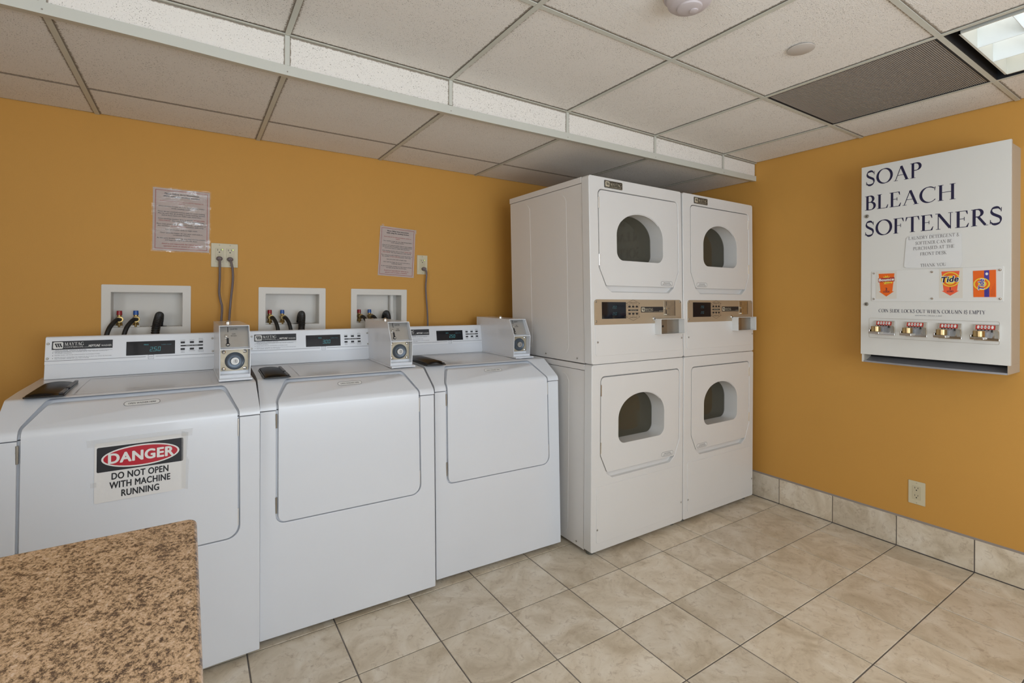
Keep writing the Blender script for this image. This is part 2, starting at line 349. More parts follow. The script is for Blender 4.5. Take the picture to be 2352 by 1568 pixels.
def glass_pane_mat():
    m = mat('dark dryer glass', (0.085, 0.078, 0.055), 0.05, alpha=0.72); return m
DRYGLASS = glass_pane_mat()
def sleeve_mat():
    m = bpy.data.materials.new('clear sleeve'); m.use_nodes = True; nt = m.node_tree; N, L = nt.nodes, nt.links; N.remove(N['Principled BSDF'])
    tr = N.new('ShaderNodeBsdfTransparent'); gl = N.new('ShaderNodeBsdfGlossy'); gl.inputs['Roughness'].default_value = 0.09; gl.inputs['Color'].default_value = (1, 1, 1, 1)
    mx = N.new('ShaderNodeMixShader'); tc = N.new('ShaderNodeTexCoord'); mp = N.new('ShaderNodeMapping'); mp.inputs['Scale'].default_value = (7, 7, 19); mp.inputs['Rotation'].default_value = (0, -0.35, 0)
    n = N.new('ShaderNodeTexNoise'); n.inputs['Scale'].default_value = 1.6; n.inputs['Detail'].default_value = 5; n.inputs['Distortion'].default_value = 0.8
    b = N.new('ShaderNodeBump'); b.inputs['Strength'].default_value = 1.0; b.inputs['Distance'].default_value = 0.018
    L.new(tc.outputs['Object'], mp.inputs[0]); L.new(mp.outputs[0], n.inputs['Vector']); L.new(n.outputs['Fac'], b.inputs['Height']); L.new(b.outputs['Normal'], gl.inputs['Normal'])
    n2 = N.new('ShaderNodeTexNoise'); n2.inputs['Scale'].default_value = 0.9; n2.inputs['Detail'].default_value = 3; L.new(mp.outputs[0], n2.inputs['Vector'])
    mr = N.new('ShaderNodeMapRange'); mr.inputs[1].default_value = 0.50; mr.inputs[2].default_value = 0.60; mr.inputs[3].default_value = 0.018; mr.inputs[4].default_value = 0.15; L.new(n2.outputs['Fac'], mr.inputs[0]); L.new(mr.outputs[0], mx.inputs[0])
    L.new(tr.outputs[0], mx.inputs[1]); L.new(gl.outputs[0], mx.inputs[2]); L.new(mx.outputs[0], N['Material Output'].inputs[0])
    return m
SLEEVE = sleeve_mat()
TAPE = mat('clear tape', (0.82, 0.81, 0.79), 0.15, alpha=0.12)

# ------------------------------------------------------------------ lettering
_fc = {}
def _text_mesh(txt, bold, shear):
    key = (txt, bold, shear)
    if key in _fc: return _fc[key]
    c = bpy.data.curves.new('t', 'FONT'); c.body = txt; c.size = 1.0; c.resolution_u = 4 if len(txt) < 14 else 2; c.shear = shear; c.space_character = 1.0 + 1.6 * bold
    o = bpy.data.objects.new('t', c); COL.objects.link(o)
    dg = bpy.context.evaluated_depsgraph_get(); dg.update()
    me = bpy.data.meshes.new_from_object(o.evaluated_get(dg)); bpy.data.objects.remove(o); bpy.data.curves.remove(c)
    V = [(v.co.x, v.co.y) for v in me.vertices]; P = [tuple(p.vertices) for p in me.polygons]; bpy.data.meshes.remove(me)
    _fc[key] = (V, P); return _fc[key]
CAPH = max(v[1] for v in _text_mesh('H', 0, 0)[0])
def sans(bm, txt, x, z, h, w=None, align='l', bold=0.0, shear=0.0, y=0.0, M=None):
    """flat lettering in the x-z plane facing -y; h is the capital height, w an optional total width"""
    V, P = _text_mesh(txt, bold, shear)
    if not V: return
    x0 = min(v[0] for v in V); x1 = max(v[0] for v in V); s = h / CAPH; sx = s if w is None else w / (x1 - x0); tw = (x1 - x0) * sx
    ox = x - {'l': 0, 'c': tw / 2, 'r': tw}[align]
    offs = [(0, 0)] if not bold else ([(-bold, 0), (bold, 0)] if h < .009 else [(0, 0), (-bold, 0), (bold, 0), (0, bold * .7), (0, -bold * .7), (-bold * .7, bold * .5), (bold * .7, -bold * .5), (bold * .7, bold * .5), (-bold * .7, -bold * .5)])
    for ko, (dx_, dz_) in enumerate(offs):
        vs = []
        for a, b in V:
            co = Vector((ox + (a - x0 + dx_) * sx, y - 1.5e-5 * ko, z + (b + dz_) * s)); vs.append(bm.verts.new(M @ co if M is not None else co))
        for p in P:
            try: bm.faces.new([vs[i] for i in p])
            except ValueError: pass
T_, t_ = 0.135, 0.038
def _arc(cx, cy, rx, ry, a0, a1, n=22): return [(cx + rx * math.cos(math.radians(a0 + (a1 - a0) * k / n)), cy + ry * math.sin(math.radians(a0 + (a1 - a0) * k / n))) for k in range(n + 1)]
def _st(x, y0=0.0, y1=1.0, w=T_): return ('l', [(x, y0), (x, y1)], w)
def _sf(x, y, w=0.30): return ('r', x - w / 2, x + w / 2, y - 0.018 if y > 0.5 else y, y if y > 0.5 else y + 0.030) if y <= 0.5 else ('r', x - w / 2, x + w / 2, y - 0.030, y)
def _b(x, y0, y1): return ('l', [(x, y0), (x, y1)], 0.034)
GLY = {
 'I': (0.34, [_st(.17), _sf(.17, 0), _sf(.17, 1)]),
 'H': (0.98, [_st(.18), _st(.80), _sf(.18, 0), _sf(.18, 1), _sf(.80, 0), _sf(.80, 1), ('r', .18, .80, .50, .535)]),
 'L': (0.74, [_st(.18), _sf(.18, 1), ('r', .03, .66, 0, .034), ('t', [(.66, 0), (.72, .24), (.685, .24), (.58, .03)])]),
 'E': (0.76, [_st(.18), ('r', .03, .64, .966, 1), ('r', .03, .66, 0, .034), ('r', .18, .50, .50, .534), ('t', [(.66, 0), (.72, .24), (.69, .24), (.57, .03)]), ('t', [(.64, 1), (.66, .78), (.63, .78), (.55, .97)]), ('t', [(.47, .40), (.50, .40), (.50, .63), (.47, .63)])]),
 'F': (0.70, [_st(.18), _sf(.18, 0), ('r', .03, .62, .966, 1), ('r', .18, .48, .50, .534), ('t', [(.62, 1), (.65, .76), (.62, .76), (.53, .97)]), ('t', [(.45, .40), (.48, .40), (.48, .63), (.45, .63)])]),
 'T': (0.84, [_st(.42), _sf(.42, 0), ('r', .05, .79, .966, 1), ('t', [(.79, 1), (.82, .74), (.79, .74), (.70, .97)]), ('t', [(.05, 1), (.02, .74), (.05, .74), (.14, .97)])]),
 'P': (0.70, [_st(.18), _sf(.18, 0), ('r', .03, .34, .966, 1), ('c', [(.18, .985)] + _arc(.36, .745, .24, .24, 90, -90) + [(.22, .505)])]),
 'B': (0.74, [_st(.18), ('r', .03, .36, .966, 1), ('r', .03, .38, 0, .034), ('c', [(.18, .985)] + _arc(.34, .765, .21, .22, 90, -90) + [(.2, .545)]), ('c', [(.2, .545)] + _arc(.38, .278, .26, .265, 90, -90) + [(.18, .015)])]),
 'R': (0.84, [_st(.18), _sf(.18, 0), ('r', .03, .34, .966, 1), ('c', [(.18, .985)] + _arc(.34, .765, .22, .22, 90, -90) + [(.22, .545)]), ('l', [(.38, .54), (.72, .03)], .115), ('r', .66, .86, 0, .03)]),
 'D': (0.98, [_st(.18), ('r', .03, .40, .966, 1), ('r', .03, .40, 0, .034), ('c', [(.18, .985)] + _arc(.40, .50, .48, .485, 90, -90) + [(.18, .015)])]),
 'O': (1.06, [('c', _arc(.53, .50, .44, .50, 0, 360, 40))]),
 'C': (0.96, [('c', _arc(.54, .50, .45, .50, 48, 312, 34)), ('t', [(.86, .97), (.90, .97), (.87, .72), (.84, .74)]), ('t', [(.80, .12), (.87, .19), (.91, .17), (.84, .09)])]),
 'G': (1.06, [('c', _arc(.54, .50, .45, .50, 48, 300, 34)), ('t', [(.86, .97), (.90, .97), (.87, .72), (.84, .74)]), ('l', [(.86, .05), (.86, .42)], .12), ('r', .72, 1.0, .40, .43)]),
 'S': (0.68, [('s', [(.56, .83), (.46, .96), (.33, .985), (.18, .93), (.13, .77), (.20, .63), (.36, .52), (.52, .41), (.57, .25), (.51, .09), (.35, .015), (.20, .04), (.10, .16)]), ('t', [(.58, .97), (.61, .97), (.60, .72), (.56, .74)]), ('t', [(.06, .03), (.09, .03), (.11, .27), (.07, .28)])]),
 'A': (0.94, [('l', [(.12, .02), (.46, .97)], .040), ('l', [(.46, .965), (.80, .02)], .135), ('r', .02, .26, 0, .03), ('r', .64, .94, 0, .03), ('r', .25, .66, .345, .378)]),
 'N': (1.02, [('l', [(.19, 0), (.19, 1)], .040), ('l', [(.84, 0), (.84, 1)], .040), ('l', [(.215, .95), (.815, .06)], .135), _sf(.19, 0, .24), ('r', .03, .26, .97, 1), _sf(.84, 1, .24)]),
 'M': (1.18, [('l', [(.19, 0), (.22, 1)], .040), ('l', [(.23, .98), (.58, .04)], .125), ('l', [(.58, .04), (.95, .98)], .040), ('l', [(.97, 0), (.96, 1)], .13), _sf(.19, 0, .24), _sf(.98, 0, .30), ('r', .08, .28, .97, 1), ('r', .92, 1.10, .97, 1)]),
 'U': (0.98, [('l', [(.19, .3), (.19, 1)], .13), ('l', [(.80, .3), (.80, 1)], .040), ('c', [(.19, .32)] + _arc(.495, .32, .305, .31, 180, 360)), _sf(.19, 1, .30), _sf(.80, 1, .24)]),
 'Y': (0.88, [('l', [(.44, 0), (.44, .46)], .13), ('l', [(.13, .98), (.44, .44)], .125), ('l', [(.44, .44), (.76, .98)], .040), _sf(.44, 0), ('r', .0, .28, .97, 1), ('r', .64, .88, .97, 1)]),
 'W': (1.34, [('l', [(.13, .98), (.40, .03)], .125), ('l', [(.40, .03), (.67, .98)], .040), ('l', [(.64, .98), (.92, .03)], .125), ('l', [(.92, .03), (1.22, .98)], .040), ('r', .0, .28, .97, 1), ('r', .54, .78, .97, 1), ('r', 1.10, 1.34, .97, 1)]),
 'K': (0.90, [_st(.18), _sf(.18, 0), _sf(.18, 1), ('l', [(.22, .44), (.70, .97)], .040), ('l', [(.38, .58), (.78, .03)], .12), ('r', .66, .92, 0, .03), ('r', .56, .82, .97, 1)]),
 '&': (1.0, [('s', [(.86, .40), (.74, .18), (.52, .02), (.28, .02), (.13, .20), (.20, .42), (.42, .58), (.54, .74), (.48, .93), (.34, .96), (.26, .80), (.38, .56), (.62, .28), (.88, .03)])]),
}
def _ribbon(bm, pts, wf, X, taper=False):
    n = len(pts); L = []; R = []; closed = n > 3 and math.hypot(pts[0][0] - pts[-1][0], pts[0][1] - pts[-1][1]) < 1e-4
    for i, (a, b) in enumerate(pts):
        p0 = pts[max(i - 1, 0)]; p1 = pts[min(i + 1, n - 1)]
        if closed and i in (0, n - 1): p0 = pts[-2]; p1 = pts[1]
        dx, dy = p1[0] - p0[0], p1[1] - p0[1]; l = math.hypot(dx, dy) or 1; dx /= l; dy /= l
        w = wf(dx, dy) / 2
        if taper and not closed: w *= min(1.0, .30 + 5.0 * min(i, n - 1 - i) / n)
        L.append(X(a - dy * w, b + dx * w)); R.append(X(a + dy * w, b - dx * w))
    L = [bm.verts.new(v) for v in L]; R = [bm.verts.new(v) for v in R]
    for i in range(n - 1): bm.faces.new((R[i], R[i + 1], L[i + 1], L[i]))
def serif(bm, txt, x, z, h, w=None, align='l', y=0.0, M=None, bold=1.0):
    adv = sum(GLY[c][0] + 0.03 if c in GLY else 0.42 for c in txt); s = h; sx = s if w is None else w / adv; tw = adv * sx
    ox = x - {'l': 0, 'c': tw / 2, 'r': tw}[align]; cx = 0.0; y_base = y
    for c in txt:
        if c not in GLY: cx += 0.42; continue
        gw, strokes = GLY[c]
        def X(a, b):
            v = Vector((ox + (cx + a) * sx, y, z + b * s)); return M @ v if M is not None else v
        for si_, st in enumerate(strokes):
            y = y_base - 2.5e-5 * (si_ + 1)
            if st[0] == 'r':
                _, a, b, c0, c1 = st; bm.faces.new([bm.verts.new(X(*q)) for q in ((a, c0), (b, c0), (b, c1), (a, c1))])
            elif st[0] == 't': bm.faces.new([bm.verts.new(X(*q)) for q in st[1]])
            elif st[0] == 'l': _ribbon(bm, st[1], lambda dx, dy, ww=st[2]: ww * bold, X)
            else:
                pts = st[1] if st[0] == 'c' else [(v.x, v.y) for v in spline([(a, b, 0) for a, b in st[1]], 5)]
                _ribbon(bm, pts, lambda dx, dy: (t_ + (T_ * 1.08 - t_) * (abs(dy * 0.97 + (-0.18) * dx) ** 1.3 if st[0] == 'c' else abs(dy * 0.35 - dx * 0.75) ** 1.2 + .1)) * bold, X, st[0] == 's' or c in 'CG')
        cx += gw + 0.03
def flat(bm, poly, y=0.0, M=None):
    vs = [bm.verts.new((M @ Vector((a, y, b))) if M is not None else (a, y, b)) for a, b in poly]
    f = bm.faces.new(vs); return bm
def seg7(bm, s, x, z, h, M=None, y=0.0, slant=0.12, th=0.10):
    S = {'0': 'abcdef', '1': 'bc', '2': 'abged', '3': 'abgcd', '5': 'afgcd', '6': 'afgedc', '8': 'abcdefg'}
    w = h * 0.52; cx = x; t = h * th
    for c in s:
        if c == '.':
            flat(bm, [(cx - t * .9, z), (cx, z), (cx, z + t), (cx - t * .9, z + t)], y, M); continue
        for k in S[c]:
            a, b, c0, c1 = {'a': (0, w, h - t, h), 'g': (0, w, h / 2 - t / 2, h / 2 + t / 2), 'd': (0, w, 0, t), 'f': (0, t, h / 2, h), 'e': (0, t, 0, h / 2), 'b': (w - t, w, h / 2, h), 'c': (w - t, w, 0, h / 2)}[k]
            i = t * .18
            q = [(a + i, c0 + i), (b - i, c0 + i), (b - i, c1 - i), (a + i, c1 - i)]
            flat(bm, [(cx + u + v * slant, z + v) for u, v in q], y, M)
        cx += w * 1.38
def box_ink(bm, x0, x1, z0, z1, y=0.0, M=None): flat(bm, [(x0, z0), (x1, z0), (x1, z1), (x0, z1)], y, M)
def outline(bm, poly, w, y=0.0, M=None):
    """thin printed line following a closed outline"""
    n = len(poly); c = (sum(p[0] for p in poly) / n, sum(p[1] for p in poly) / n); a = []; b = []
    for i in range(n):
        p0 = Vector(poly[i - 1]); p = Vector(poly[i]); p1 = Vector(poly[(i + 1) % n]); d = (p1 - p0).normalized(); nn = Vector((-d.y, d.x)) * w / 2
        for lst, q in ((a, p + nn), (b, p - nn)):
            v = Vector((q.x, y, q.y)); lst.append(bm.verts.new(M @ v if M is not None else v))
    for i in range(n):
        bm.faces.new((a[i], a[(i + 1) % n], b[(i + 1) % n], b[i]))
def facing(bm, d=Vector((0, -1, 0))):
    for f in bm.faces:
        f.normal_update()
        if f.normal.dot(d) < 0: f.normal_flip()
    return bm
def logo_badge(bmw, bmk, x, z, h, M=None, y=0.0):
    """pale rounded square with slanted dark bars"""
    flat(bmw, rrect(x, x + h * 1.12, z, z + h, h * .16, 3), y, M)
    for k in range(3):
        a = x + h * (.16 + .25 * k); flat(bmk, [(a, z + h * .80), (a + h * .17, z + h * .80), (a + h * .38, z + h * .22), (a + h * .21, z + h * .22)], y - .0003, M)
    flat(bmk, [(x + h * .16, z + h * .72), (x + h * .95, z + h * .72), (x + h * .90, z + h * .80), (x + h * .16, z + h * .80)], y - .0003, M)

# ================================================================== SETTING
XR = 2.784; XL = -2.2; YB = -4.3; HC = 2.1355; HS = 2.024; YS = -0.905; G = 0.6096
# --- back wall with three openings for the valve boxes
VB = [(-0.593, -0.272), (0.007, 0.324), (0.456, 0.773)]; VZ = (1.083, 1.302)
def wall_with_holes(name, x0, x1, z0, z1, holes, y0, y1, m, M=None):
    xs = sorted({x0, x1, *[h[0] for h in holes], *[h[1] for h in holes]}); zs = sorted({z0, z1, *[h[2] for h in holes], *[h[3] for h in holes]})
    bm = NB(); solid = {}
    for i in range(len(xs) - 1):
        for j in range(len(zs) - 1):
            cx, cz = (xs[i] + xs[i + 1]) / 2, (zs[j] + zs[j + 1]) / 2
            solid[i, j] = not any(h[0] < cx < h[1] and h[2] < cz < h[3] for h in holes)
    def q(a): bm.faces.new([bm.verts.new(v) for v in a])
    for (i, j), s in solid.items():
        if not s: continue
        a, b, c, d = xs[i], xs[i + 1], zs[j], zs[j + 1]
        q([(a, y0, c), (b, y0, c), (b, y0, d), (a, y0, d)]); q([(a, y1, d), (b, y1, d), (b, y1, c), (a, y1, c)])
        for di, dj, e in ((-1, 0, [(a, c), (a, d)]), (1, 0, [(b, d), (b, c)]), (0, -1, [(b, c), (a, c)]), (0, 1, [(a, d), (b, d)])):
            if not solid.get((i + di, j + dj), False):
                (p, r), (s2, t2) = e; q([(p, y0, r), (p, y1, r), (s2, y1, t2), (s2, y0, t2)])
    bmesh.ops.remove_doubles(bm, verts=bm.verts, dist=1e-6); bmesh.ops.recalc_face_normals(bm, faces=bm.faces)
    if M is not None: bm.transform(M)
    return struct(obj(name, bm, m, smooth=False))
IN = 0.030
wall_with_holes('wall_back', XL, XR + 0.1, 0, 2.3, [(a + IN, b - IN, VZ[0] + IN, VZ[1] - IN) for a, b in VB], 0.0, 0.14, WALLM)
bm = NB(); box(bm, XR, XR + 0.12, YB, 0.0, 0, 2.3); struct(obj('wall_right', bm, WALLM, smooth=False))
Mfront = Matrix.Identity(4)
wall_with_holes('wall_front', XL, XR + 0.1, 0, 2.3, [WIN], YB - 0.12, YB, OTHERWALL)
bm = NB(); box(bm, XL - 0.12, XL, YB, 0.1, 0, 2.3); struct(obj('wall_left', bm, OTHERWALL, smooth=False))
# unseen window added behind the camera
wroot = NB(); x0, x1, z0, z1 = WIN
ring(wroot, [(x0, z0), (x1, z0), (x1, z1), (x0, z1)], [(x0 + .05, z0 + .05), (x1 - .05, z0 + .05), (x1 - .05, z1 - .05), (x0 + .05, z1 - .05)], YB - .1, YB - .04)
w1 = struct(obj('window_1', wroot, WHITEPL, bevel=.003))
bm = NB(); box(bm, (x0 + x1) / 2 - .02, (x0 + x1) / 2 + .02, YB - .09, YB - .05, z0 + .05, z1 - .05); obj('mullion', bm, WHITEPL, w1)

# --- floor: grout bed and single tiles
fx, fy, tt = 1.106, -0.7736, 0.3009
bm = NB(); box(bm, XL, XR, YB, 0, -0.06, -0.0025); floor = struct(obj('floor', bm, GROUT, smooth=False))
gap = 0.0046; tile_cache = {}
def tile(w, d):
    k = (round(w, 4), round(d, 4))
    if k not in tile_cache:
        b = NB(); z0, z1, c = -0.012, 0.0, 0.0012; w2, d2 = w / 2, d / 2
        lo = [b.verts.new(v) for v in ((-w2, -d2, z0), (w2, -d2, z0), (w2, d2, z0), (-w2, d2, z0))]
        mi = [b.verts.new(v) for v in ((-w2, -d2, z1 - c), (w2, -d2, z1 - c), (w2, d2, z1 - c), (-w2, d2, z1 - c))]
        hi = [b.verts.new(v) for v in ((-w2 + c, -d2 + c, z1), (w2 - c, -d2 + c, z1), (w2 - c, d2 - c, z1), (-w2 + c, d2 - c, z1))]
        for A, Bq in ((lo, mi), (mi, hi)):
            for i in range(4): b.faces.new((A[i], A[(i + 1) % 4], Bq[(i + 1) % 4], Bq[i]))
        b.faces.new(hi); b.faces.new(lo[::-1]); me = mesh_of(b); me.materials.append(STONE); tile_cache[k] = me
    return tile_cache[k]
xl = [fx + tt * i for i in range(-11, 6)] + [XR - 0.011]; yl = [0.0] + [fy + tt * (2 - i) for i in range(0, 14)]; yl = sorted(set(round(v, 5) for v in yl if v <= 0), reverse=True)
xl = [v for v in xl if v > XL]
for i in range(len(xl) - 1):
    for j in range(len(yl) - 1):
        w = xl[i + 1] - xl[i] - gap; d = yl[j] - yl[j + 1] - gap
        if w < 0.02 or d < 0.02: continue
        o = bpy.data.objects.new('floor_tile', tile(w, d)); COL.objects.link(o); o.parent = floor
        o.location = ((xl[i] + xl[i + 1]) / 2, (yl[j] + yl[j + 1]) / 2, random.uniform(-.0004, .0003))
# --- tiled baseboard along the right wall
bm = NB(); box(bm, XR - 0.006, XR, YB, 0, 0, 0.150); bb = struct(obj('baseboard_right', bm, GROUT, smooth=False))
bm = NB(); prism(bm, [(XR - 0.010, 0.150), (XR, 0.150), (XR, 0.158)], YB, 0); obj('caulk_bead', bm, CAULK, bb, smooth=False)
yb = [0.0] + [v for v in yl if v < -0.1]
for j in range(len(yb) - 1):
    b = NB(); box(b, XR - 0.0105, XR - 0.003, yb[j + 1] + gap * .45, yb[j] - gap * .45, 0.003, 0.1505)
    o = obj('baseboard_tile', b, STONE, bb, bevel=0.001, seg=1)

# --- ceiling
bm = NB(); box(bm, XL, XR, YB, YS + 0.02, HC + 0.16, HC + 0.2); box(bm, XL, XR, YS + 0.03, 0, HS + 0.05, HS + 0.07); ceil = struct(obj('ceiling', bm, PLENUM, smooth=False))
xg = [G * i for i in range(-4, 5)]           # lines across the room
FW = 0.0165; th = 0.0025
def ctile(name, x0, x1, y0, y1, z):
    b = NB(); box(b, -(x1 - x0) / 2, (x1 - x0) / 2, -(y1 - y0) / 2, (y1 - y0) / 2, 0, 0.014)
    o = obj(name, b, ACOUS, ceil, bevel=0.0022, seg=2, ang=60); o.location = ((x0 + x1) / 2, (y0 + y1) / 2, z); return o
def rough_edge(b, x0, x1, y0, y1, z):
    pass
yr = [YS, YS - G * 0.991, YS - G * 1.98, YS - G * 2.98, YS - G * 3.98, YS - G * 4.98]
xcell = [XL] + [v for v in xg if v > XL] + [XR]
VENT = (3, 1); LIGHTS = [(3, 2), (3, 3), (0, 3), (0, 4)]
for i in range(len(xcell) - 1):
    a, b_ = xcell[i], xcell[i + 1]
    gi = round(a / G) if abs(a / G - round(a / G)) < 1e-3 else -99
    for j in range(5):
        if (gi, j) == VENT or (gi, j) in LIGHTS: continue
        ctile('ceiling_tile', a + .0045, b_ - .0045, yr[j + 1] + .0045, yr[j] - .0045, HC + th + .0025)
    # soffit underside
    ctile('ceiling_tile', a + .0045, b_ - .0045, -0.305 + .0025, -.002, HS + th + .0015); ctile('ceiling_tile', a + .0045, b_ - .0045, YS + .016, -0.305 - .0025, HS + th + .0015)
def bar(x0, x1, y0, y1, z, m=GRIDM, h=0.03):
    b = NB(); box(b, x0, x1, y0, y1, z, z + th)
    if x1 - x0 > y1 - y0: box(b, x0, x1, (y0 + y1) / 2 - .0008, (y0 + y1) / 2 + .0008, z + th, z + h)
    else: box(b, (x0 + x1) / 2 - .0008, (x0 + x1) / 2 + .0008, y0, y1, z + th, z + h)
    return obj('grid_bar', b, m, ceil, smooth=False)
for x in xg:
    if x < XL: continue
    bar(x - FW / 2, x + FW / 2, YB, YS - .001, HC); bar(x - FW / 2, x + FW / 2, YS + .012, -.001, HS)
for y in yr[1:]:
    for i in range(len(xcell) - 1):
        bar(xcell[i] + FW / 2 + .0005, xcell[i + 1] - FW / 2 - .0005, y - FW / 2, y + FW / 2, HC + .0004)
# soffit face
bar(XL, XR, YS - .010, YS + .010, HC - .0005)
for i in range(len(xcell) - 1):
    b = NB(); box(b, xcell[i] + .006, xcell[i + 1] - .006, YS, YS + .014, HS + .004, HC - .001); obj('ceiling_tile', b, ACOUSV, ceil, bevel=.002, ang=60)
    if i:
        b = NB(); box(b, xcell[i] - .0075, xcell[i] + .0075, YS - .003, YS, HS + .010, HC - .001); obj('grid_bar', b, TRIMM, ceil, smooth=False)
# sagging metal angle along the soffit edge
sag = spline([(XL, 0, 2.014), (-.611, 0, 2.011), (0, 0, 1.9995), (.617, 0, 1.998), (1.224, 0, 2.004), (2.449, 0, 2.0165), (XR, 0, 2.022)], 8)
b = NB(); prof = [(0, 0), (0, .033), (.0015, .033), (.0015, .0015), (.030, .006), (.030, 0.0035)]
rings_ = [[b.verts.new((p.x, YS - .006 + a, p.z + c)) for a, c in prof] for p in sag]
for A, Bq in zip(rings_, rings_[1:]):
    for k in range(len(prof)): b.faces.new((A[k], A[(k + 1) % len(prof)], Bq[(k + 1) % len(prof)], Bq[k]))
bmesh.ops.recalc_face_normals(b, faces=b.faces); tr1 = struct(obj('trim_1', b, TRIMM, smooth=False))
for x in (G * -1, 0, G, 2 * G, 3 * G, 4 * G):
    zz = min(sag, key=lambda p: abs(p.x - x)).z; b = NB(); ball(b, (x, YS - .0062, zz + .012), .0022, seg=8); obj('rivet', b, DULLM, tr1)

# --- return air grille (ceiling cell)
vx0, vx1 = 3 * G + FW / 2 + .001, 4 * G - FW / 2 - .001; vy0, vy1 = yr[2] + FW / 2 + .001, yr[1] - FW / 2 - .001
vt = thing('air_vent', 'square grey ceiling return air vent with fine slats left of the light', 'vent', ((vx0 + vx1) / 2, (vy0 + vy1) / 2, HC))
hx, hy = (vx1 - vx0) / 2, (vy1 - vy0) / 2
b = NB()
for q in ((-hx, hx, hy - .006, hy), (-hx, hx, -hy, -hy + .006), (-hx, -hx + .006, -hy + .006, hy - .006), (hx - .006, hx, -hy + .006, hy - .006)): box(b, *q, .001, .016)
obj('frame', b, DARKHOLE, vt, smooth=False)
b = NB(); n = 92
for k in range(n):
    y = -hy + .010 + (2 * hy - .020) * k / (n - 1); box(b, -hx + .006, hx - .006, y - .0015, y + .0015, .003, .008)
s_ = obj('slats', b, GRILLE, vt, smooth=False); s_['kind'] = 'stuff'
b = NB(); box(b, -hx, hx, -hy, hy, .022, .026); obj('backing', b, mat('grille back', (0.09, 0.075, 0.065), 0.8), vt, smooth=False)

# --- fluorescent troffers
def troffer(gx, j0, label):
    x0, x1 = gx * G + FW / 2 + .001, (gx + 1) * G - FW / 2 - .001; y0, y1 = yr[j0 + 2] + FW / 2 + .001, yr[j0] - FW / 2 - .001
    t = thing('ceiling_light', label, 'ceiling light', ((x0 + x1) / 2, (y0 + y1) / 2, HC)); hx, hy = (x1 - x0) / 2, (y1 - y0) / 2
    b = NB(); e = .003
    for q in ((-hx, hx, hy - e, hy), (-hx, hx, -hy, -hy + e), (-hx, -hx + e, -hy, hy), (hx - e, hx, -hy, hy)): box(b, *q, .001, .135)
    box(b, -hx, hx, -hy, hy, .132, .135); obj('housing', b, DARKHOLE, t, smooth=False)
    ix, iy = hx - .028, hy - .030
    b = NB()
    for q in ((-ix, ix, iy - .006, iy), (-ix, ix, -iy, -iy + .006), (-ix, -ix + .006, -iy, iy), (ix - .006, ix, -iy, iy)): box(b, *q, .002, .075)
    obj('inner_frame', b, TRIMM, t, smooth=False)
    for k in (1, 2):
        x = -ix + 2 * ix * k / 3; b = NB(); prism(b, [(x - .001, .004), (x + .001, .004), (x + .009, .070), (x - .009, .070)], -iy + .006, iy - .006); obj('louver_blade', b, REFLECT, t, smooth=False)
    nb = 9
    for k in range(1, nb):
        y = -iy + 2 * iy * k / nb
        for c in range(3):
            xa = -ix + .006 + (2 * ix - .012) * c / 3 + .004; xb = xa + (2 * ix - .012) / 3 - .008
            b = NB(); prismx(b, [(y - .0008, .006), (y + .0008, .006), (y + .007, .070), (y - .007, .070)], xa, xb); obj('louver_blade', b, REFLECT, t, smooth=False)
    b = NB(); box(b, -ix + .006, ix - .006, -iy + .006, iy - .006, .078, .082); obj('lamp_diffuser', b, TUBEM if gx == 3 else TUBEB, t, smooth=False)
    return t
troffer(3, 2, 'lit fluorescent ceiling light with white louvres beside the grey air vent')
troffer(0, 3, 'second fluorescent ceiling light further back, behind the viewer')

# --- small ceiling fittings
sd = thing('smoke_detector', 'round off-white smoke detector on the ceiling at the top edge', 'smoke detector', (0.936, -1.803, HC))
b = NB(); lathe(b, [(.0, .003), (.066, .003), (.072, -.004), (.072, -.010), (.064, -.014), (.064, -.020), (.060, -.032), (.050, -.040), (.030, -.043), (0, -.043)], Matrix.Identity(4), 40); obj('body', b, DETECT, sd)
b = NB(); lathe(b, [(.036, -.040), (.034, -.047), (.026, -.050), (0, -.050)], Matrix.Identity(4), 30); obj('sensor_cap', b, DETECT, sd)
b = NB(); lathe(b, [(.012, -.049), (.012, -.053), (.009, -.054), (0, -.054)], Matrix.Translation((.012, -.006, 0)), 18); obj('test_button', b, DETECT, sd)
b = NB(); lathe(b, [(.074, .003), (.074, -.006), (.071, -.008)], Matrix.Identity(4), 40); obj('base_ring', b, mat('aged plastic', (.58, .42, .27), .5), sd)
b = NB(); lathe(b, [(0, -.003), (.041, -.003), (.043, -.005), (.043, -.0065), (.040, -.008), (0, -.008)], Matrix.Identity(4), 40)
o = obj('sprinkler_cover', b, COVER, loc=(1.532, -1.815, HC + th + .003)); tag(o, 'small flat white disc cover on the ceiling tile left of the vent', 'cover plate')

# ================================================================== WASHERS
w = 0.672
prof_all = fillet([(0.0, .022), (.033, .855), (.162, .934), (.30, .9375), (.655, .9375), (.655, .022)], [0, .030, .035, 0, .004, 0], 7)
def solid_profile(bm, poly, x0, x1, dy=0, dz=0): return prismx(bm, [(y + dy, z + dz) for y, z in poly], x0, x1)
door_in = fillet([(.061, .428), (.604, .428), (.602, .852), (.566, .9165), (.103, .9165), (.061, .865)], [.026, .036, .02, .02, .02, .02], 6)
door_out = fillet([(.053, .4235), (.6105, .4235), (.6085, .855), (.572, .9295), (.096, .9295), (.053, .868)], [.030, .040, .022, .022, .022, .022], 6)
def cutter(dy, dz, outl):
    a = prism(NB(), outl, -.05, .30); s = solid_profile(NB(), prof_all, -.05, w + .05, dy, dz)
    return boolean(a, s)
top = solid_profile(NB(), prof_all, 0, w); cut_low = box(NB(), -1, 1, -1, 1, -1, .8365)
top = boolean(top, cut_low); base = solid_profile(NB(), prof_all, 0, w); base = boolean(base, box(NB(), -1, 1, -1, 1, .8335, 2))
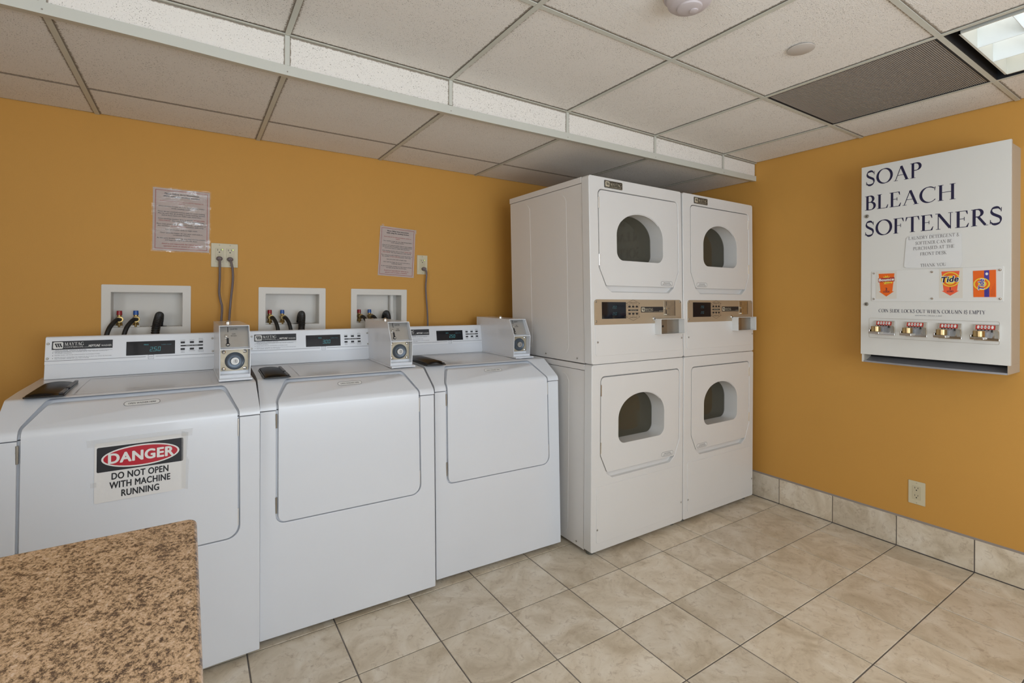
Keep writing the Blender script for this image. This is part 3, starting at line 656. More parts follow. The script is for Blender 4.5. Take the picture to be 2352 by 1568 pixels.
c1 = cutter(.013, -.009, door_out); c1b = c1.copy()
top = boolean(top, c1); base = boolean(base, c1b)
door = prism(NB(), door_in, -.05, .30); door = boolean(door, solid_profile(NB(), prof_all, -.05, w + .05, -.0005, .0), 'INTERSECT'); door = boolean(door, solid_profile(NB(), prof_all, -.05, w + .05, .0105, -.007))

W1 = thing('washing_machine', 'white front-loading washing machine with the danger sign on its door', 'washing machine', (-0.733, -0.8155, 0), math.radians(1.0))
obj('base_cabinet', base, ENAMEL, W1, bevel=.0035, seg=3)
obj('top_cover', top, ENAMEL, W1, bevel=.0042, seg=3)
obj('door', door, ENAMEL, W1, bevel=.003, seg=3)
dr = find(W1, 'door')
LEAN = .033 / .833
def fy_at(z): return (z - .022) * LEAN
for za, zb in ((.770, .822), (.462, .520)):
    b = NB(); y = fy_at((za + zb) / 2)
    cyl(b, (.0535, y + .0015, za), (.0535, y + .0015, zb), .0036, 10)
    for q in (.30, .62): cyl(b, (.0535, y + .0015, za + (zb - za) * q - .0006), (.0535, y + .0015, za + (zb - za) * q + .0006), .0040, 10)
    obj('hinge', b, mat('hinge brown', (.36, .33, .28), .4, .7), W1)
for za, zb in ((.768, .828), (.464, .522)):
    b = NB(); y = fy_at((za + zb) / 2); box(b, .6030, .6068, y + .001, y + .006, za, zb); obj('latch_clip', b, WHITEPL, W1, bevel=.0008)
for fxx in (.06, w - .06):
    for fyy in (.06, .60):
        b = NB(); cyl(b, (fxx, fyy, 0), (fxx, fyy, .024), .019, 16); obj('foot', b, FOOTM, W1)
# slope frame for the OPEN WASHER HERE sticker
SLD = Vector((0, .129, .079)).normalized(); SLN = Vector((0, -.079, .129)).normalized()
def slope_M(x, s): 
    o = Vector((x, .033, .855)) + SLD * s + SLN * .0006
    return Matrix(((1, 0, 0, o.x), (0, -SLN.y, SLD.y, o.y), (0, -SLN.z, SLD.z, o.z), (0, 0, 0, 1)))
Ms = slope_M(.334, .088)
b = NB(); flat(b, rrect(-.048, .048, -.0115, .0115, .0113, 8), 0.0, Ms); ds = obj('door_sticker', facing(b), LABELW, W1, smooth=False)
b = NB(); outline(b, rrect(-.0475, .0475, -.011, .011, .0108, 8), .0011, -.0004, Ms); sans(b, 'OPEN WASHER HERE', 0, -.0032, .0066, .074, 'c', .012, .15, -.0004, Ms); obj('lettering', facing(b), INK, ds, smooth=False)
# soap dispenser lid on the deck
ZD = .9378
ld = bpy.data.objects.new('soap_lid', None); bpy.data.objects.remove(ld)
b = NB(); prismz(b, fillet([(.020, .140), (.138, .140), (.134, .200), (.134, .432), (.028, .432), (.020, .40)], [.006, .004, .01, .02, .02, .01], 4), ZD, ZD + .0045); lid = obj('soap_lid', b, BLACKP, W1, bevel=.0012)
b = NB(); nseg = 10; pts_ = []
for k in range(nseg + 1):
    t = k / nseg; pts_.append((-.0 + .092 * t, .0 + .0095 * math.sin(PI * min(1, .12 + .80 * t)) ** .7))
rows = []
outl_y = [(.0, .004), (.004, 0.0), (.03, 0), (.255, 0), (.278, .006), (.284, .014)]
for (yy, drop) in [(0.0, .0075), (.004, .0030), (.012, .0), (.20, .0), (.27, .001), (.283, .006)]:
    rows.append([b.verts.new((a, yy, max(.0008, c - drop))) for a, c in pts_])
for r0, r1 in zip(rows, rows[1:]):
    for k in range(nseg): b.faces.new((r0[k], r0[k + 1], r1[k + 1], r1[k]))
bmesh.ops.solidify(b, geom=b.faces[:], thickness=.002)
bmesh.ops.recalc_face_normals(b, faces=b.faces)
lc = obj('lid_flap', b, BLACKP, lid); lc.location = (.026, .143, ZD + .0035)
b = NB(); box(b, .1195, .1335, .146, .235, ZD + .0045, ZD + .0105); box(b, .1195, .1335, .262, .425, ZD + .0045, ZD + .0105); obj('hinge_rail', b, mat('charcoal plastic', (.045, .045, .05), .35), lid, bevel=.003)
# shallow step pressed in the deck
b = NB(); ring(b, rrect(.150, .545, .0, .001, 0, 1)[:4] if False else [(.152, .170), (.538, .170), (.538, .520), (.152, .520)], [(.156, .174), (.534, .174), (.534, .516), (.156, .516)], 0, .0006)
b.transform(Matrix(((1, 0, 0, 0), (0, 0, 1, 0), (0, -1, 0, ZD + .0006), (0, 0, 0, 1)))); obj('deck_ridge', b, ENAMEL, W1, bevel=.0005, seg=1)
# console
cons = fillet([(.575, .9378), (.586, .990), (.6075, 1.096), (.655, 1.092), (.655, .9378)], [0, 0, .006, .006, 0], 4)
CW = .5520
b = NB(); prismx(b, cons, .0015, CW); con = obj('console', b, ENAMEL, W1, bevel=.002)
CU = Vector((0, .0215, .104)).normalized(); CN = Vector((0, -.104, .0215)).normalized()
def con_M(e=0.0):
    o = Vector((0, .5862, .992)) + CN * e
    return Matrix(((1, 0, 0, o.x), (0, -CN.y, CU.y, o.y), (0, -CN.z, CU.z, o.z), (0, 0, 0, 1)))
Mc = con_M(0)
b = NB(); box(b, .0015, CW, -.0022, 0, 0.0, .1015); b.transform(Mc); fp = obj('faceplate', b, FACEPL, con, bevel=.0007)
FYp = -.0026
Mf = Mc
b = NB(); box_ink(b, .020, .199, .055, .0875, FYp, Mf); bk = b
box_ink(bk, .0225, .199, .0478, .0485, FYp, Mf)
box_ink(bk, .0015, .305, .0125, .0137, FYp, Mf); box_ink(bk, .338, CW, .0125, .0137, FYp, Mf)
for xx in (.423, .4555, .488):
    for zz in (.062, .034): box_ink(bk, xx, xx + .015, zz, zz + .0085, FYp, Mf)
box_ink(bk, .423, .503, .0495, .0555, FYp, Mf)
for zz in (.0435, .0330, .0225): box_ink(bk, .0225, .0245, zz - .001, zz + .001, FYp, Mf)
outline(bk, [(.3135, .0035), (.3315, .0035), (.3315, .0205), (.3135, .0205)], .0011, FYp, Mf)
obj('printed_marks', facing(bk), INK, con, smooth=False)
bw = NB(); bk = NB(); logo_badge(bw, bk, .0235, .0585, .0255, Mf, FYp - .0004)
serif(bw, 'MAYTAG', .0555, .0695, .0125, .057, 'l', FYp - .0004, Mf, 1.25)
obj('name_lettering', facing(bw), WHITEI, con, smooth=False); bw = NB(); sans(bw, 'COMMERCIAL', .0555, .0615, .0045, .056, 'l', 0, 0, FYp - .0004, Mf); box_ink(bw, .113, .125, .0615, .0622, FYp - .0004, Mf)
sans(bw, 'NEPTUNE', .1255, .0620, .0088, .036, 'l', .03, .35, FYp - .0004, Mf); sans(bw, 'WASHER', .1640, .0625, .0066, .032, 'l', 0, 0, FYp - .0004, Mf)
sans(bw, 'FABRIC SETTINGS', .463, .0510, .0032, .044, 'c', 0, .2, FYp - .0004, Mf)
sans(bw, 'PERSONAL', .0, -5, .001) if False else None
obj('model_lettering', facing(bw), WHITEI, con, smooth=False)['kind'] = 'stuff'; obj('emblem_bars', facing(bk), INK, con, smooth=False)
b = NB()
for zz, ln, ww in ((.0440, 'NEVER REACH INTO THE WASHER UNTIL THE TUB HAS COMPLETELY', .158), (.0395, 'STOPPED SPINNING.', .050), (.0325, 'NEVER WASH ARTICLES CONTAINING FLAMMABLE FUMES.', .132), (.0235, 'NEVER ALLOW CHILDREN TO OPERATE OR TO PLAY IN, WITH OR AROUND', .168), (.0190, 'THE WASHER. NEVER SIT ON THE WASHER.', .100)):
    sans(b, ln, .029, zz, .0030, ww, 'l', 0, .15, FYp, Mf)
sans(b, 'PERSONAL SAFETY RULES', .030, .0500, .0036, .090, 'l', .01, .25, FYp, Mf)
obj('safety_text', facing(b), INKG, con, smooth=False); b = NB()
for xx, l1, l2 in ((.4305, 'WHITES', None), (.463, 'COLORS', None), (.4955, 'BRIGHT', 'COLORS')):
    sans(b, l2 or l1, xx, .0735, .0032, .017, 'c', 0, 0, FYp, Mf)
    if l2: sans(b, l1, xx, .0785, .0032, .015, 'c', 0, 0, FYp, Mf)
for xx, l1, l2 in ((.4305, 'PERM', 'PRESS'), (.463, 'WOOLENS', None), (.4955, 'DELICATES', 'AND KNITS')):
    sans(b, l1, xx, .0280, .0032, .012 if l1 == 'PERM' else .021, 'c', 0, 0, FYp, Mf)
    if l2: sans(b, l2, xx, .0225, .0032, .013 if l1 == 'PERM' else .020, 'c', 0, 0, FYp, Mf)
obj('button_text', facing(b), INKG, con, smooth=False)['kind'] = 'stuff'; b = NB()
sans(b, 'energy', .3225, .0105, .0042, .013, 'c', 0, .2, FYp, Mf)
obj('emblem_text', facing(b), INKG, con, smooth=False)
b = NB(); box(b, .242, .4035, -.0040, -.002, .0205, .0765); b.transform(Mf); dp = obj('display', b, SCREEN, con, bevel=.0006)
def digits(txt, z=.030, x=.318):
    b = NB(); seg7(b, txt, x, z + .004, .0180, Mf, -.0044); sans(b, 'PRICE', .299, .0600, .0040, .015, 'l', 0, 0, -.0044, Mf); return facing(b)
obj('digits', digits('2.50'), TEAL, dp, smooth=False)
b = NB(); sans(b, 'SUPER CYCLE', .357, .0585, .0036, .034, 'l', 0, 0, -.0044, Mf); obj('dim_text', facing(b), TEALD, dp, smooth=False)
for xx, zz in ((.0095, .0785), (.0090, .0225), (.5380, .0795), (.5395, .0235)):
    b = NB(); lathe(b, [(.0042, 0), (.0042, .0015), (.0030, .0028), (0, .0030)], Mf @ at(xx, -.0022, zz) @ OUT, 14); obj('screw', b, DULLM, con)
# coin box
CX0, CX1 = .5390, .6420
def side_quad(pts): return pts
outer = [(.222, .9445), (.216, 1.052), (.268, 1.141), (.655, 1.143), (.655, .9445)]
b = prismx(NB(), outer, CX0, CX1)
t2 = .0028
up = prismx(NB(), [(.150, 1.0555), (.252, 1.0555), (.296, 1.1375), (.150, 1.1375)], CX0 + t2, CX1 - t2)
b = boolean(b, up)
lo = prismx(NB(), [(.150, .9565), (.258, .9565), (.258, 1.0515), (.150, 1.0515)], CX0 + t2, CX1 - t2)
b = boolean(b, lo)
cb = obj('coin_box', b, ENAMEL, W1, bevel=.0009)
b = NB(); box(b, CX0 - .004, CX1 + .004, .190, .655, ZD, .9445); obj('mounting_base', b, ENAMEL, cb, bevel=.0015)
# upper slanted plate
PD = Vector((0, .044, .082)).normalized(); PN = Vector((0, -.082, .044)).normalized()
o_ = Vector((CX0 + t2, .2525, 1.0560)) + PN * .001
Mp = Matrix(((1, 0, 0, o_.x), (0, -PN.y, PD.y, o_.y), (0, -PN.z, PD.z, o_.z), (0, 0, 0, 1)))
PWD = CX1 - CX0 - 2 * t2
b = NB(); box(b, .0015, PWD - .0015, -.0015, .0, .001, .091); b.transform(Mp); obj('coin_plate', b, STEEL, cb, bevel=.0004)
b = NB(); box_ink(b, .0265, .0290, .064, .087, -.0020, Mp); box_ink(b, .0225, .0300, .014, .040, -.0020, Mp)
sans(b, 'QUARTERS', .036, .0745, .0060, .024, 'l', .0, 0, -.0020, Mp); sans(b, 'COIN', .047, .0540, .0052, .012, 'c', .0, 0, -.0020, Mp); sans(b, 'RETURN', .047, .0460, .0052, .019, 'c', .0, 0, -.0020, Mp)
obj('slot_and_print', facing(b), INK, cb, smooth=False)
b = NB(); lathe(b, [(.0065, 0), (.0065, .004), (.0050, .007), (.002, .008), (0, .008)], Mp @ at(.0215, -.0015, .047) @ OUT, 16); obj('return_button', b, CHROME, cb)
b = NB(); box(b, .0215, .0305, -.009, -.0015, .007, .0125); b.transform(Mp); obj('return_lever', b, CHROME, cb, bevel=.001)
b = NB(); lathe(b, [(.0072, 0), (.0072, .0028), (.0055, .0032)], Mp @ at(.0265, -.0010, .0115) @ OUT, 16); obj('lever_collar', b, BLACKP, cb)
# lower lock plate
yp = .2575; cxm = (CX0 + CX1) / 2
b = NB(); box(b, CX0 + t2 + .002, CX1 - t2 - .002, yp - .004, yp, .968, 1.0495); obj('lock_plate', b, BRASSY, cb, bevel=.0006)
b = NB(); lathe(b, [(.0335, 0), (.0335, .0022), (.0312, .0032), (.0295, .0018), (.0210, .0008), (.0140, .0008)], at(cxm + .001, yp - .0042, 1.005) @ OUT, 36); obj('lock_ring', b, LOCKBLUE, cb)
b = NB(); lathe(b, [(.0150, -.004), (.0150, .0095), (.0138, .0115), (.0085, .0115), (.0080, .0105), (0, .0105)], at(cxm + .001, yp - .0045, 1.005) @ OUT, 28); obj('lock_cylinder', b, LOCKM, cb)
b = NB(); lathe(b, [(.0060, .0106), (.0060, .0128), (.0050, .0135), (0, .0135)], at(cxm + .003, yp - .0045, 1.005) @ OUT, 20); obj('key_core', b, LOCKM, cb)
b = NB(); box(b, cxm + .0022, cxm + .0042, yp - .0185, yp - .0178, 1.001, 1.0095); obj('keyhole', b, DARKHOLE, cb, smooth=False)
for xx in (CX0 + .0155, CX1 - .0165):
    for zz in (.976, 1.0405):
        b = NB(); lathe(b, [(.0070, 0), (.0070, .0012), (.0055, .0040), (.0025, .0055), (0, .0058)], at(xx, yp - .004, zz) @ OUT, 16); obj('bolt', b, CHROME, cb)
b = NB(); cyl(b, (cxm - .01, .44, 1.1415), (cxm - .01, .44, 1.147), .012, 16); ball(b, (cxm - .01, .44, 1.149), .0075, 1, 1, .7); obj('cam_bolt', b, CHROME, cb)

W2 = copy_tree(W1); W2.location = (-0.0585, -0.7655, 0); W2.rotation_euler = (0, 0, math.radians(-1.5))
W2['label'] = 'middle white washing machine showing 3.00 with no sign on its door'
W3 = copy_tree(W1); W3.location = (0.6325, -0.7475, 0.0015); W3.rotation_euler = (0, 0, math.radians(-2.0))
W3['label'] = 'rightmost white washing machine beside the stacked dryers, soap lid slightly open'
for q in (W1, W2, W3): q['group'] = 'front-loading washers along the back wall'
d2 = find(W2, 'digits'); nb_ = digits('3.00'); me = mesh_of(nb_); me.materials.append(TEAL); d2.data = me
for wz, oc, ob_, ol in ((W1, .014, .019, .026), (W2, -.003, 0, .004), (W3, -.006, -.020, -.012)):
    for c in wz.children:
        nm = c.name.split('.')[0]
        if nm == 'console': c.location.x = oc
        if nm == 'coin_box': c.location.x = ob_
        if nm == 'soap_lid': c.scale = (.81, 1, 1); c.location.x = ol
for c in W3.children:
    if c.name.startswith('soap_lid'):
        for q in c.children:
            if q.name.startswith('lid_flap'): q.rotation_euler = (0, math.radians(-4.0), 0); q.location.z += .003

# sign taped to the first washer
Mw = Matrix.Translation(W1.location) @ Matrix.Rotation(math.radians(1.0), 4, 'Z')
sw, sh = .231, .180
p_ = Mw @ Vector((.3385, fy_at(.622) - .0016, .622))
ds = thing('danger_sign', 'red, black and white danger sign taped to the left washing machine door', 'sign', p_, math.radians(1.0), rx=-math.atan(LEAN))
b = NB(); prism(b, rrect(-sw / 2, sw / 2, 0, sh, .004, 3), -.0010, 0.0); obj('paper', b, PAPERW, ds, smooth=False)
b = NB(); flat(b, rrect(-.110, .108, .0915, .1665, .004, 3), -.0014); obj('black_header', facing(b), INK, ds, smooth=False)
for zz, tx, wd in ((.0655, 'DO NOT OPEN', .142), (.0385, 'WITH MACHINE', .152), (.0110, 'RUNNING', .094)):
    b = NB(); sans(b, tx, -.003, zz, .0190, wd, 'c', .034, 0, -.0014); obj('lettering', facing(b), INK, ds, smooth=False)
b = NB(); flat(b, ellipse(-.001, .1290, .0985, .0335), -.0018); obj('oval_border', facing(b), WHITEI, ds, smooth=False)
b = NB(); flat(b, ellipse(-.001, .1290, .0935, .0292), -.0021); obj('red_oval', facing(b), DANGR, ds, smooth=False)
b = NB(); sans(b, 'DANGER', 0, .1150, .0285, .163, 'c', .045, 0, -.0025); obj('danger_lettering', facing(b), WHITEI, ds, smooth=False)
b = NB(); prism(b, [(.104, .004), (.121, -.003), (.124, .090), (.118, .105), (.122, .182), (.103, .188)], -.0030, -.0027); prism(b, [(-.132, .171), (.132, .171), (.134, .194), (-.134, .192)], -.0030, -.0027)
prism(b, [(-.124, .050), (-.110, .050), (-.110, .064), (-.124, .064)], -.0030, -.0027); obj('clear_tape', b, TAPE, ds, smooth=False)

# ================================================================== DRYERS
SHEAR = [0.0]
def xf(co):
    v = co.copy()
    if v.z > .93: v.x -= SHEAR[0] * (v.z - .93) / .92
    return v
def window_poly(x0, x1, z0, z1, e=0.0):
    x0 -= e; x1 += e; z0 -= e; z1 += e; cx = (x0 + x1) / 2; rx = (x1 - x0) / 2; zs = z0 + .125; out = []
    for k in range(0, 33):
        a = PI * k / 32; c, s = math.cos(a), math.sin(a)
        px = cx + rx * c; pz = zs + (z1 - zs) * s; out.append((px, pz))
    r = .045
    for k in range(0, 9):
        a = PI + PI / 2 * k / 8; out.append((x0 + r + r * math.cos(a), z0 + r + r * math.sin(a)))
    for k in range(0, 9):
        a = 1.5 * PI + PI / 2 * k / 8; out.append((x1 - r + r * math.cos(a), z0 + r + r * math.sin(a)))
    return out
def dryer(x, dw, shear, label, hinge_left, dl, dr_, wn, px):
    SHEAR[0] = shear
    D = thing('stacked_dryer', label, 'dryer', (x, -.94, 0), 0, 'stacked dryers in the right corner')
    def part(name, b, m, par=D, **k): return obj(name, b, m, par, xf=xf, **k)
    dep = .700
    ft = .055
    # cabinets and front panels, lower then upper
    for nm, z0, z1, zt in (('lower', .020, .9315, .901), ('upper', .9355, 1.850, 1.819)):
        b = NB(); outer = [(.003, z0), (dw - .003, z0), (dw - .003, zt - .0012), (.003, zt - .0012)]
        inn = [(.010, z0 + .008), (dw - .010, z0 + .008), (dw - .010, zt - .012), (.010, zt - .012)]
        ring(b, outer, inn, ft + .002, dep); box(b, .005, dw - .005, dep - .004, dep, z0 + .002, zt - .004)
        # pressed side ribs
        for yc in (.229, .550):
            for xx, d in ((.003, 1),):
                pr_ = fillet([(yc - .053, zt - .028), (yc + .053, zt - .028), (yc + .053, z0 + .030), (yc - .053, z0 + .030)], .0529, 8)
                prismx(b, pr_, xx - .0010 * d, xx + .002)
        part('cabinet', b, CABSIDE, bevel=.0006, seg=1)
        b = NB(); box(b, 0, dw, ft + .001, dep + .004, zt + .0012, z1 - (.001 if nm == 'lower' else 0)); part('top_panel', b, CABSIDE, bevel=.002)
        for yy in (.11, .37):
            b = NB(); lathe(b, [(.0045, 0), (.0045, .0012), (.002, .0025), (0, .0025)], at(.0022, yy, z0 + .020) @ Matrix.Rotation(-PI / 2, 4, 'Y'), 10); part('screw', b, DULLM)
    for nm, z0, z1, dz0, dz1 in (('lower', .0225, .9325, .398, .868), ('upper', .9345, 1.851, 1.320, 1.786)):
        b = NB(); prism(b, rrect(0, dw, z0, z1, .012, 4), 0.0, ft)
        wx0, wx1 = wn; wz0, wz1 = dz0 + .128, dz0 + .375
        pocket = fillet([(dl + .078, dz0 - .031), (dr_ - .075, dz0 - .031), (dr_ - .0375, dz0 - .0035), (dr_ + .0045, dz0 + .088), (dr_ + .0045, dz1 + .0045), (dl - .0045, dz1 + .0045), (dl - .0045, dz0 + .088), (dl + .040, dz0 - .0035)],
                        [.010, .018, .006, .01, .026, .026, .01, .006], 5)
        b = boolean(b, prism(NB(), pocket, -.03, .022))
        b = boolean(b, prism(NB(), window_poly(wx0, wx1, wz0, wz1, .004), -.05, .2))
        fpn = part('front_panel', b, ENAMEL_D, bevel=.0075, seg=4)
        # raised lower access area
        b = NB(); prism(b, rrect(.034 if nm == 'lower' else .024, dw - .018, z0 + .040, (.337 if nm == 'lower' else 1.2525), .012, 5), -.0026, .002); part('access_panel', b, ENAMEL_D, par=fpn, bevel=.0012, seg=2)
        for sx_ in (.030, dw - .012):
            b = NB(); lathe(b, [(.0048, 0), (.0048, .0015), (.003, .003), (0, .0032)], at(sx_ + (.008 if sx_ < .1 else -.006), -.0026, z0 + .108) @ OUT, 12); part('screw', b, DULLM, par=fpn)
        # door with deep window well
        dpoly = fillet([(dl + .043, dz0), (dr_ - .040, dz0), (dr_, dz0 + .088), (dr_, dz1), (dl, dz1), (dl, dz0 + .088)], [.012, .012, .012, .022, .022, .012], 5)
        b = NB(); prism(b, dpoly, .0008, .018); b = boolean(b, prism(NB(), window_poly(wx0, wx1, wz0, wz1), -.05, .1))
        ring(b, window_poly(wx0, wx1, wz0, wz1, .0025), window_poly(wx0, wx1, wz0, wz1), .0165, .092)
        dd = part('door', b, ENAMEL_D, bevel=.0030, seg=3, ang=55)
        b = NB(); prism(b, window_poly(wx0, wx1, wz0, wz1, .0015), .088, .092); part('window_glass', b, DRYGLASS, par=dd, smooth=False)
        lip = NB(); wp = window_poly(wx0, wx1, wz0, wz1)[6:27]; w2_ = window_poly(wx0, wx1, wz0, wz1, -.010)[6:27]
        lipp = [(q1_, q2_ + .001) for q1_, q2_ in wp] + [(q1_, q2_ + .006) for q1_, q2_ in reversed(w2_)]
        prism(lip, lipp, .004, .0075) ; part('finger_lip', lip, ENAMEL_D, par=dd, smooth=False)
        hxp = dl - .001 if hinge_left else dr_ + .001
        for za in (dz1 - .090, dz0 + .098):
            b = NB(); cyl(b, (hxp, .0015, za), (hxp, .0015, za + .055), .0034, 10); box(b, hxp - .0035, hxp + .0035, .0005, .004, za + .012, za + .043); part('hinge', b, CHROME, par=dd)
        lx = (dr_ - .095) if hinge_left else (dl + .095)
        b = NB(); flat(b, rrect(lx - .046, lx + .046, dz0 + .008, dz0 + .031, .010, 6), .0003); st_ = part('door_sticker', facing(b), LABELW, par=dd, smooth=False)
        b = NB(); outline(b, rrect(lx - .046, lx + .046, dz0 + .008, dz0 + .031, .010, 6), .0011, -.0001); sans(b, 'OPEN DOOR HERE', lx, dz0 + .0205, .0048, .052, 'c', .005, 0, -.0001); sans(b, 'SLIDE LATCH UP TO OPEN', lx, dz0 + .0125, .0048, .068, 'c', .005, 0, -.0001)
        part('lettering', facing(b), INK, par=st_, smooth=False)
        # drum seen through the glass
        b = NB(); lathe(b, [(.262, 0), (.262, .50), (.0, .50)], at((wx0 + wx1) / 2, .10, wz0 + .17) @ Matrix.Rotation(-PI / 2, 4, 'X'), 40); part('drum', b, mat('drum steel', (.42, .42, .37), .35, .8), par=D)
    # badge
    bx = px['badge']
    b = NB(); prism(b, rrect(bx, bx + .1235, 1.801, 1.838, .005, 4), -.0025, .001); bd = part('badge', b, DARKBADGE, bevel=.0012)
    bw = NB(); bk = NB(); outline(bw, rrect(bx + .0025, bx + .121, 1.8035, 1.8355, .004, 4), .0008, -.0028); logo_badge(bw, bk, bx + .0065, 1.8075, .0245, None, -.0028)
    serif(bw, 'MAYTAG', bx + .0385, 1.8145, .0150, .078, 'l', -.0028, None, 1.25); sans(bw, 'COMMERCIAL', bx + .0385, 1.8070, .0042, .076, 'l', 0, 0, -.0028)
    part('badge_lettering', facing(bw), CREAMI, par=bd, smooth=False); part('emblem_bars', facing(bk), DARKBADGE, par=bd, smooth=False)
    # control panel
    a, c = px['panel']; s = (c - a) / .642
    def X(u): return a + u * s
    b = NB(); prism(b, fillet([(a, 1.127), (c, 1.127), (c, 1.2515), (a, 1.2515)], [.0, .0, .017, .017], 5), -.0042, 0); cp = part('control_panel', b, GOLDPANEL, bevel=.0007)
    yk = -.0046
    b = NB(); prism(b, [(X(.047), 1.156), (X(.212), 1.156), (X(.212), 1.2385), (X(.047), 1.2385)], -.0050, -.004); dsp = part('display', b, SCREEN, par=cp, smooth=False)
    b = NB(); seg7(b, '250', X(.118), 1.206, .014, None, -.0054); seg7(b, '250', X(.118), 1.174, .014, None, -.0054); part('digits', facing(b), TEALD, par=dsp, smooth=False)
    b = NB(); xm = X(.264)
    for sg in (1, -1):
        zc = 1.1975
        def Z(v): return zc + sg * v
        for (p0, p1) in (((-.050, .034), (0, .0535)), ((0, .0535), (.050, .034)), ((-.041, .034), (-.041, .012)), ((.041, .034), (.041, .012)), ((-.041, .012), (.041, .012)), ((-.050, .034), (-.041, .034)), ((.041, .034), (.050, .034))):
            A = Vector((xm + p0[0] * s, Z(p0[1]))); Bv = Vector((xm + p1[0] * s, Z(p1[1]))); d = (Bv - A).normalized(); nn = Vector((-d.y, d.x)) * .0006
            flat(b, [tuple(A + nn), tuple(Bv + nn), tuple(Bv - nn), tuple(A - nn)], yk)
        for k in (-1, 0, 1):
            cxk = xm + k * .0265 * s; flat(b, ellipse(cxk, Z(.0185), .0095, .0050, 14), yk)
            sans(b, ('REGULAR', 'PERM', 'DELICATE')[k + 1], cxk, Z(.0290) - .0015, .0028, .016, 'c', 0, 0, yk)
        sans(b, 'UPPER DRYER' if sg == 1 else 'LOWER DRYER', xm, Z(.0370) - .0022, .0048, .054, 'c', .01, .1, yk)
    box_ink(b, xm - .036, xm + .036, 1.1935, 1.2015, yk); box_ink(b, X(.321), X(.492), 1.1855, 1.2145, yk); part('printed_marks', facing(b), INK, par=cp, smooth=False)
    bw = NB(); bk = NB(); logo_badge(bw, bk, X(.326), 1.1895, .021, None, yk - .0004); serif(bw, 'MAYTAG', X(.353), 1.1945, .0125, .060, 'l', yk - .0004, None, 1.1)
    sans(bw, 'COMMERCIAL', X(.353), 1.1890, .0032, .058, 'l', 0, 0, yk - .0004); box_ink(bw, X(.414), X(.458), 1.1890, 1.1896, yk - .0004); sans(bw, 'DRYER', X(.460), 1.1890, .0042, .029, 'l', 0, .2, yk - .0004)
    sans(bw, 'FABRIC SETTINGS', xm, 1.1958, .0034, .046, 'c', 0, .1, yk - .0004)
    part('cream_lettering', facing(bw), CREAMI, par=cp, smooth=False); part('emblem_bars', facing(bk), DARKBADGE, par=cp, smooth=False)
    b = NB(); box(b, X(.498), X(.590), -.0052, -.003, 1.165, 1.2475); part('coin_plate', b, mat('aged steel', (.50, .45, .36), .35, .9, var=(30, .12)), par=cp, bevel=.0006)
    b = NB(); box_ink(b, X(.5150), X(.5185), 1.220, 1.243, -.0057); box_ink(b, X(.5120), X(.5180), 1.174, 1.198, -.0057); box_ink(b, X(.587), X(.5895), 1.166, 1.247, -.0057); sans(b, 'RETURN', X(.528), 1.2030, .0035, .016, 'l', 0, 0, -.0057); part('coin_slots', facing(b), INK, par=cp, smooth=False)
    b = NB(); lathe(b, [(.0062, 0), (.0062, .004), (.0045, .008), (.002, .009), (0, .009)], at(X(.5105), -.0052, 1.2065) @ OUT, 14); box(b, X(.510), X(.528), -.014, -.005, 1.1700, 1.1755); part('return_lever', b, CHROME, par=cp)
    b = NB(); lathe(b, [(.0115, 0), (.0115, .005), (.0100, .0065), (.0070, .0060), (.0070, .0080), (0, .0085)], at(X(.4155), -.0042, 1.1515) @ OUT, 22); part('key_lock', b, BRASSY if False else CHROME, par=cp)
    b = NB(); ring(b, ellipse(X(.4155), 1.1515, .0045, .0045, 16), ellipse(X(.4155), 1.1515, .0030, .0030, 16), -.0132, -.0125); part('lock_core', b, DARKHOLE, par=cp, smooth=False)
    for sx_, sz_ in ((.010, 1.2405), (.010, 1.1445), (.632, 1.2405)):
        b = NB(); lathe(b, [(.0052, 0), (.0052, .0016), (.0035, .0030), (0, .0032)], at(X(sx_), -.0042, sz_) @ OUT, 14); part('screw', b, DULLM, par=cp)
    # coin vault housing
    x0, x1 = px['cup']; b = NB(); box(b, x0, x1, -.045, 0.0, 1.0685, 1.1515); b = boolean(b, box(NB(), x0 + .003, x1 - .003, -.09, -.006, 1.0715, 1.1485)); cu = part('coin_vault', b, WHITEPL if False else ENAMEL_D, bevel=.0010)
    b = NB(); box(b, x0 + .0035, x0 + .090, -.0085, -.006, 1.0720, 1.1480); part('vault_plate', b, mat('bronze plate', (.32, .26, .19), .35, .8), par=cu, smooth=False)
    b = NB(); box(b, x0 + .090, x1 - .0035, -.0075, -.006, 1.0720, 1.1480); part('vault_back', b, DULLM, par=cu, smooth=False)
    b = NB(); lathe(b, [(.006, 0), (.006, .002), (.003, .003), (0, .003)], at(x0 + .055, -.0085, 1.110) @ OUT, 14); part('vault_keyhole', b, BLACKP, par=cu)
    for fxx in (.035, dw - .05):
        for fyy in (.045, .64):
            b = NB(); cyl(b, (fxx, fyy, 0), (fxx, fyy, .0235), .019, 16); part('foot', b, FOOTM)
    return D
dryer(1.352, .680, .028, 'left stacked pair of white dryers, door hinges on their left edges', True, .063, .645, (.181, .524), dict(badge=.1000, panel=(.020, .662), cup=(.447, .638)))
dryer(2.0365, .678, .020, 'right stacked pair of white dryers against the corner, door hinges on the right', False, .070, .630, (.182, .508), dict(badge=.0970, panel=(.030, .662), cup=(.447, .638)))

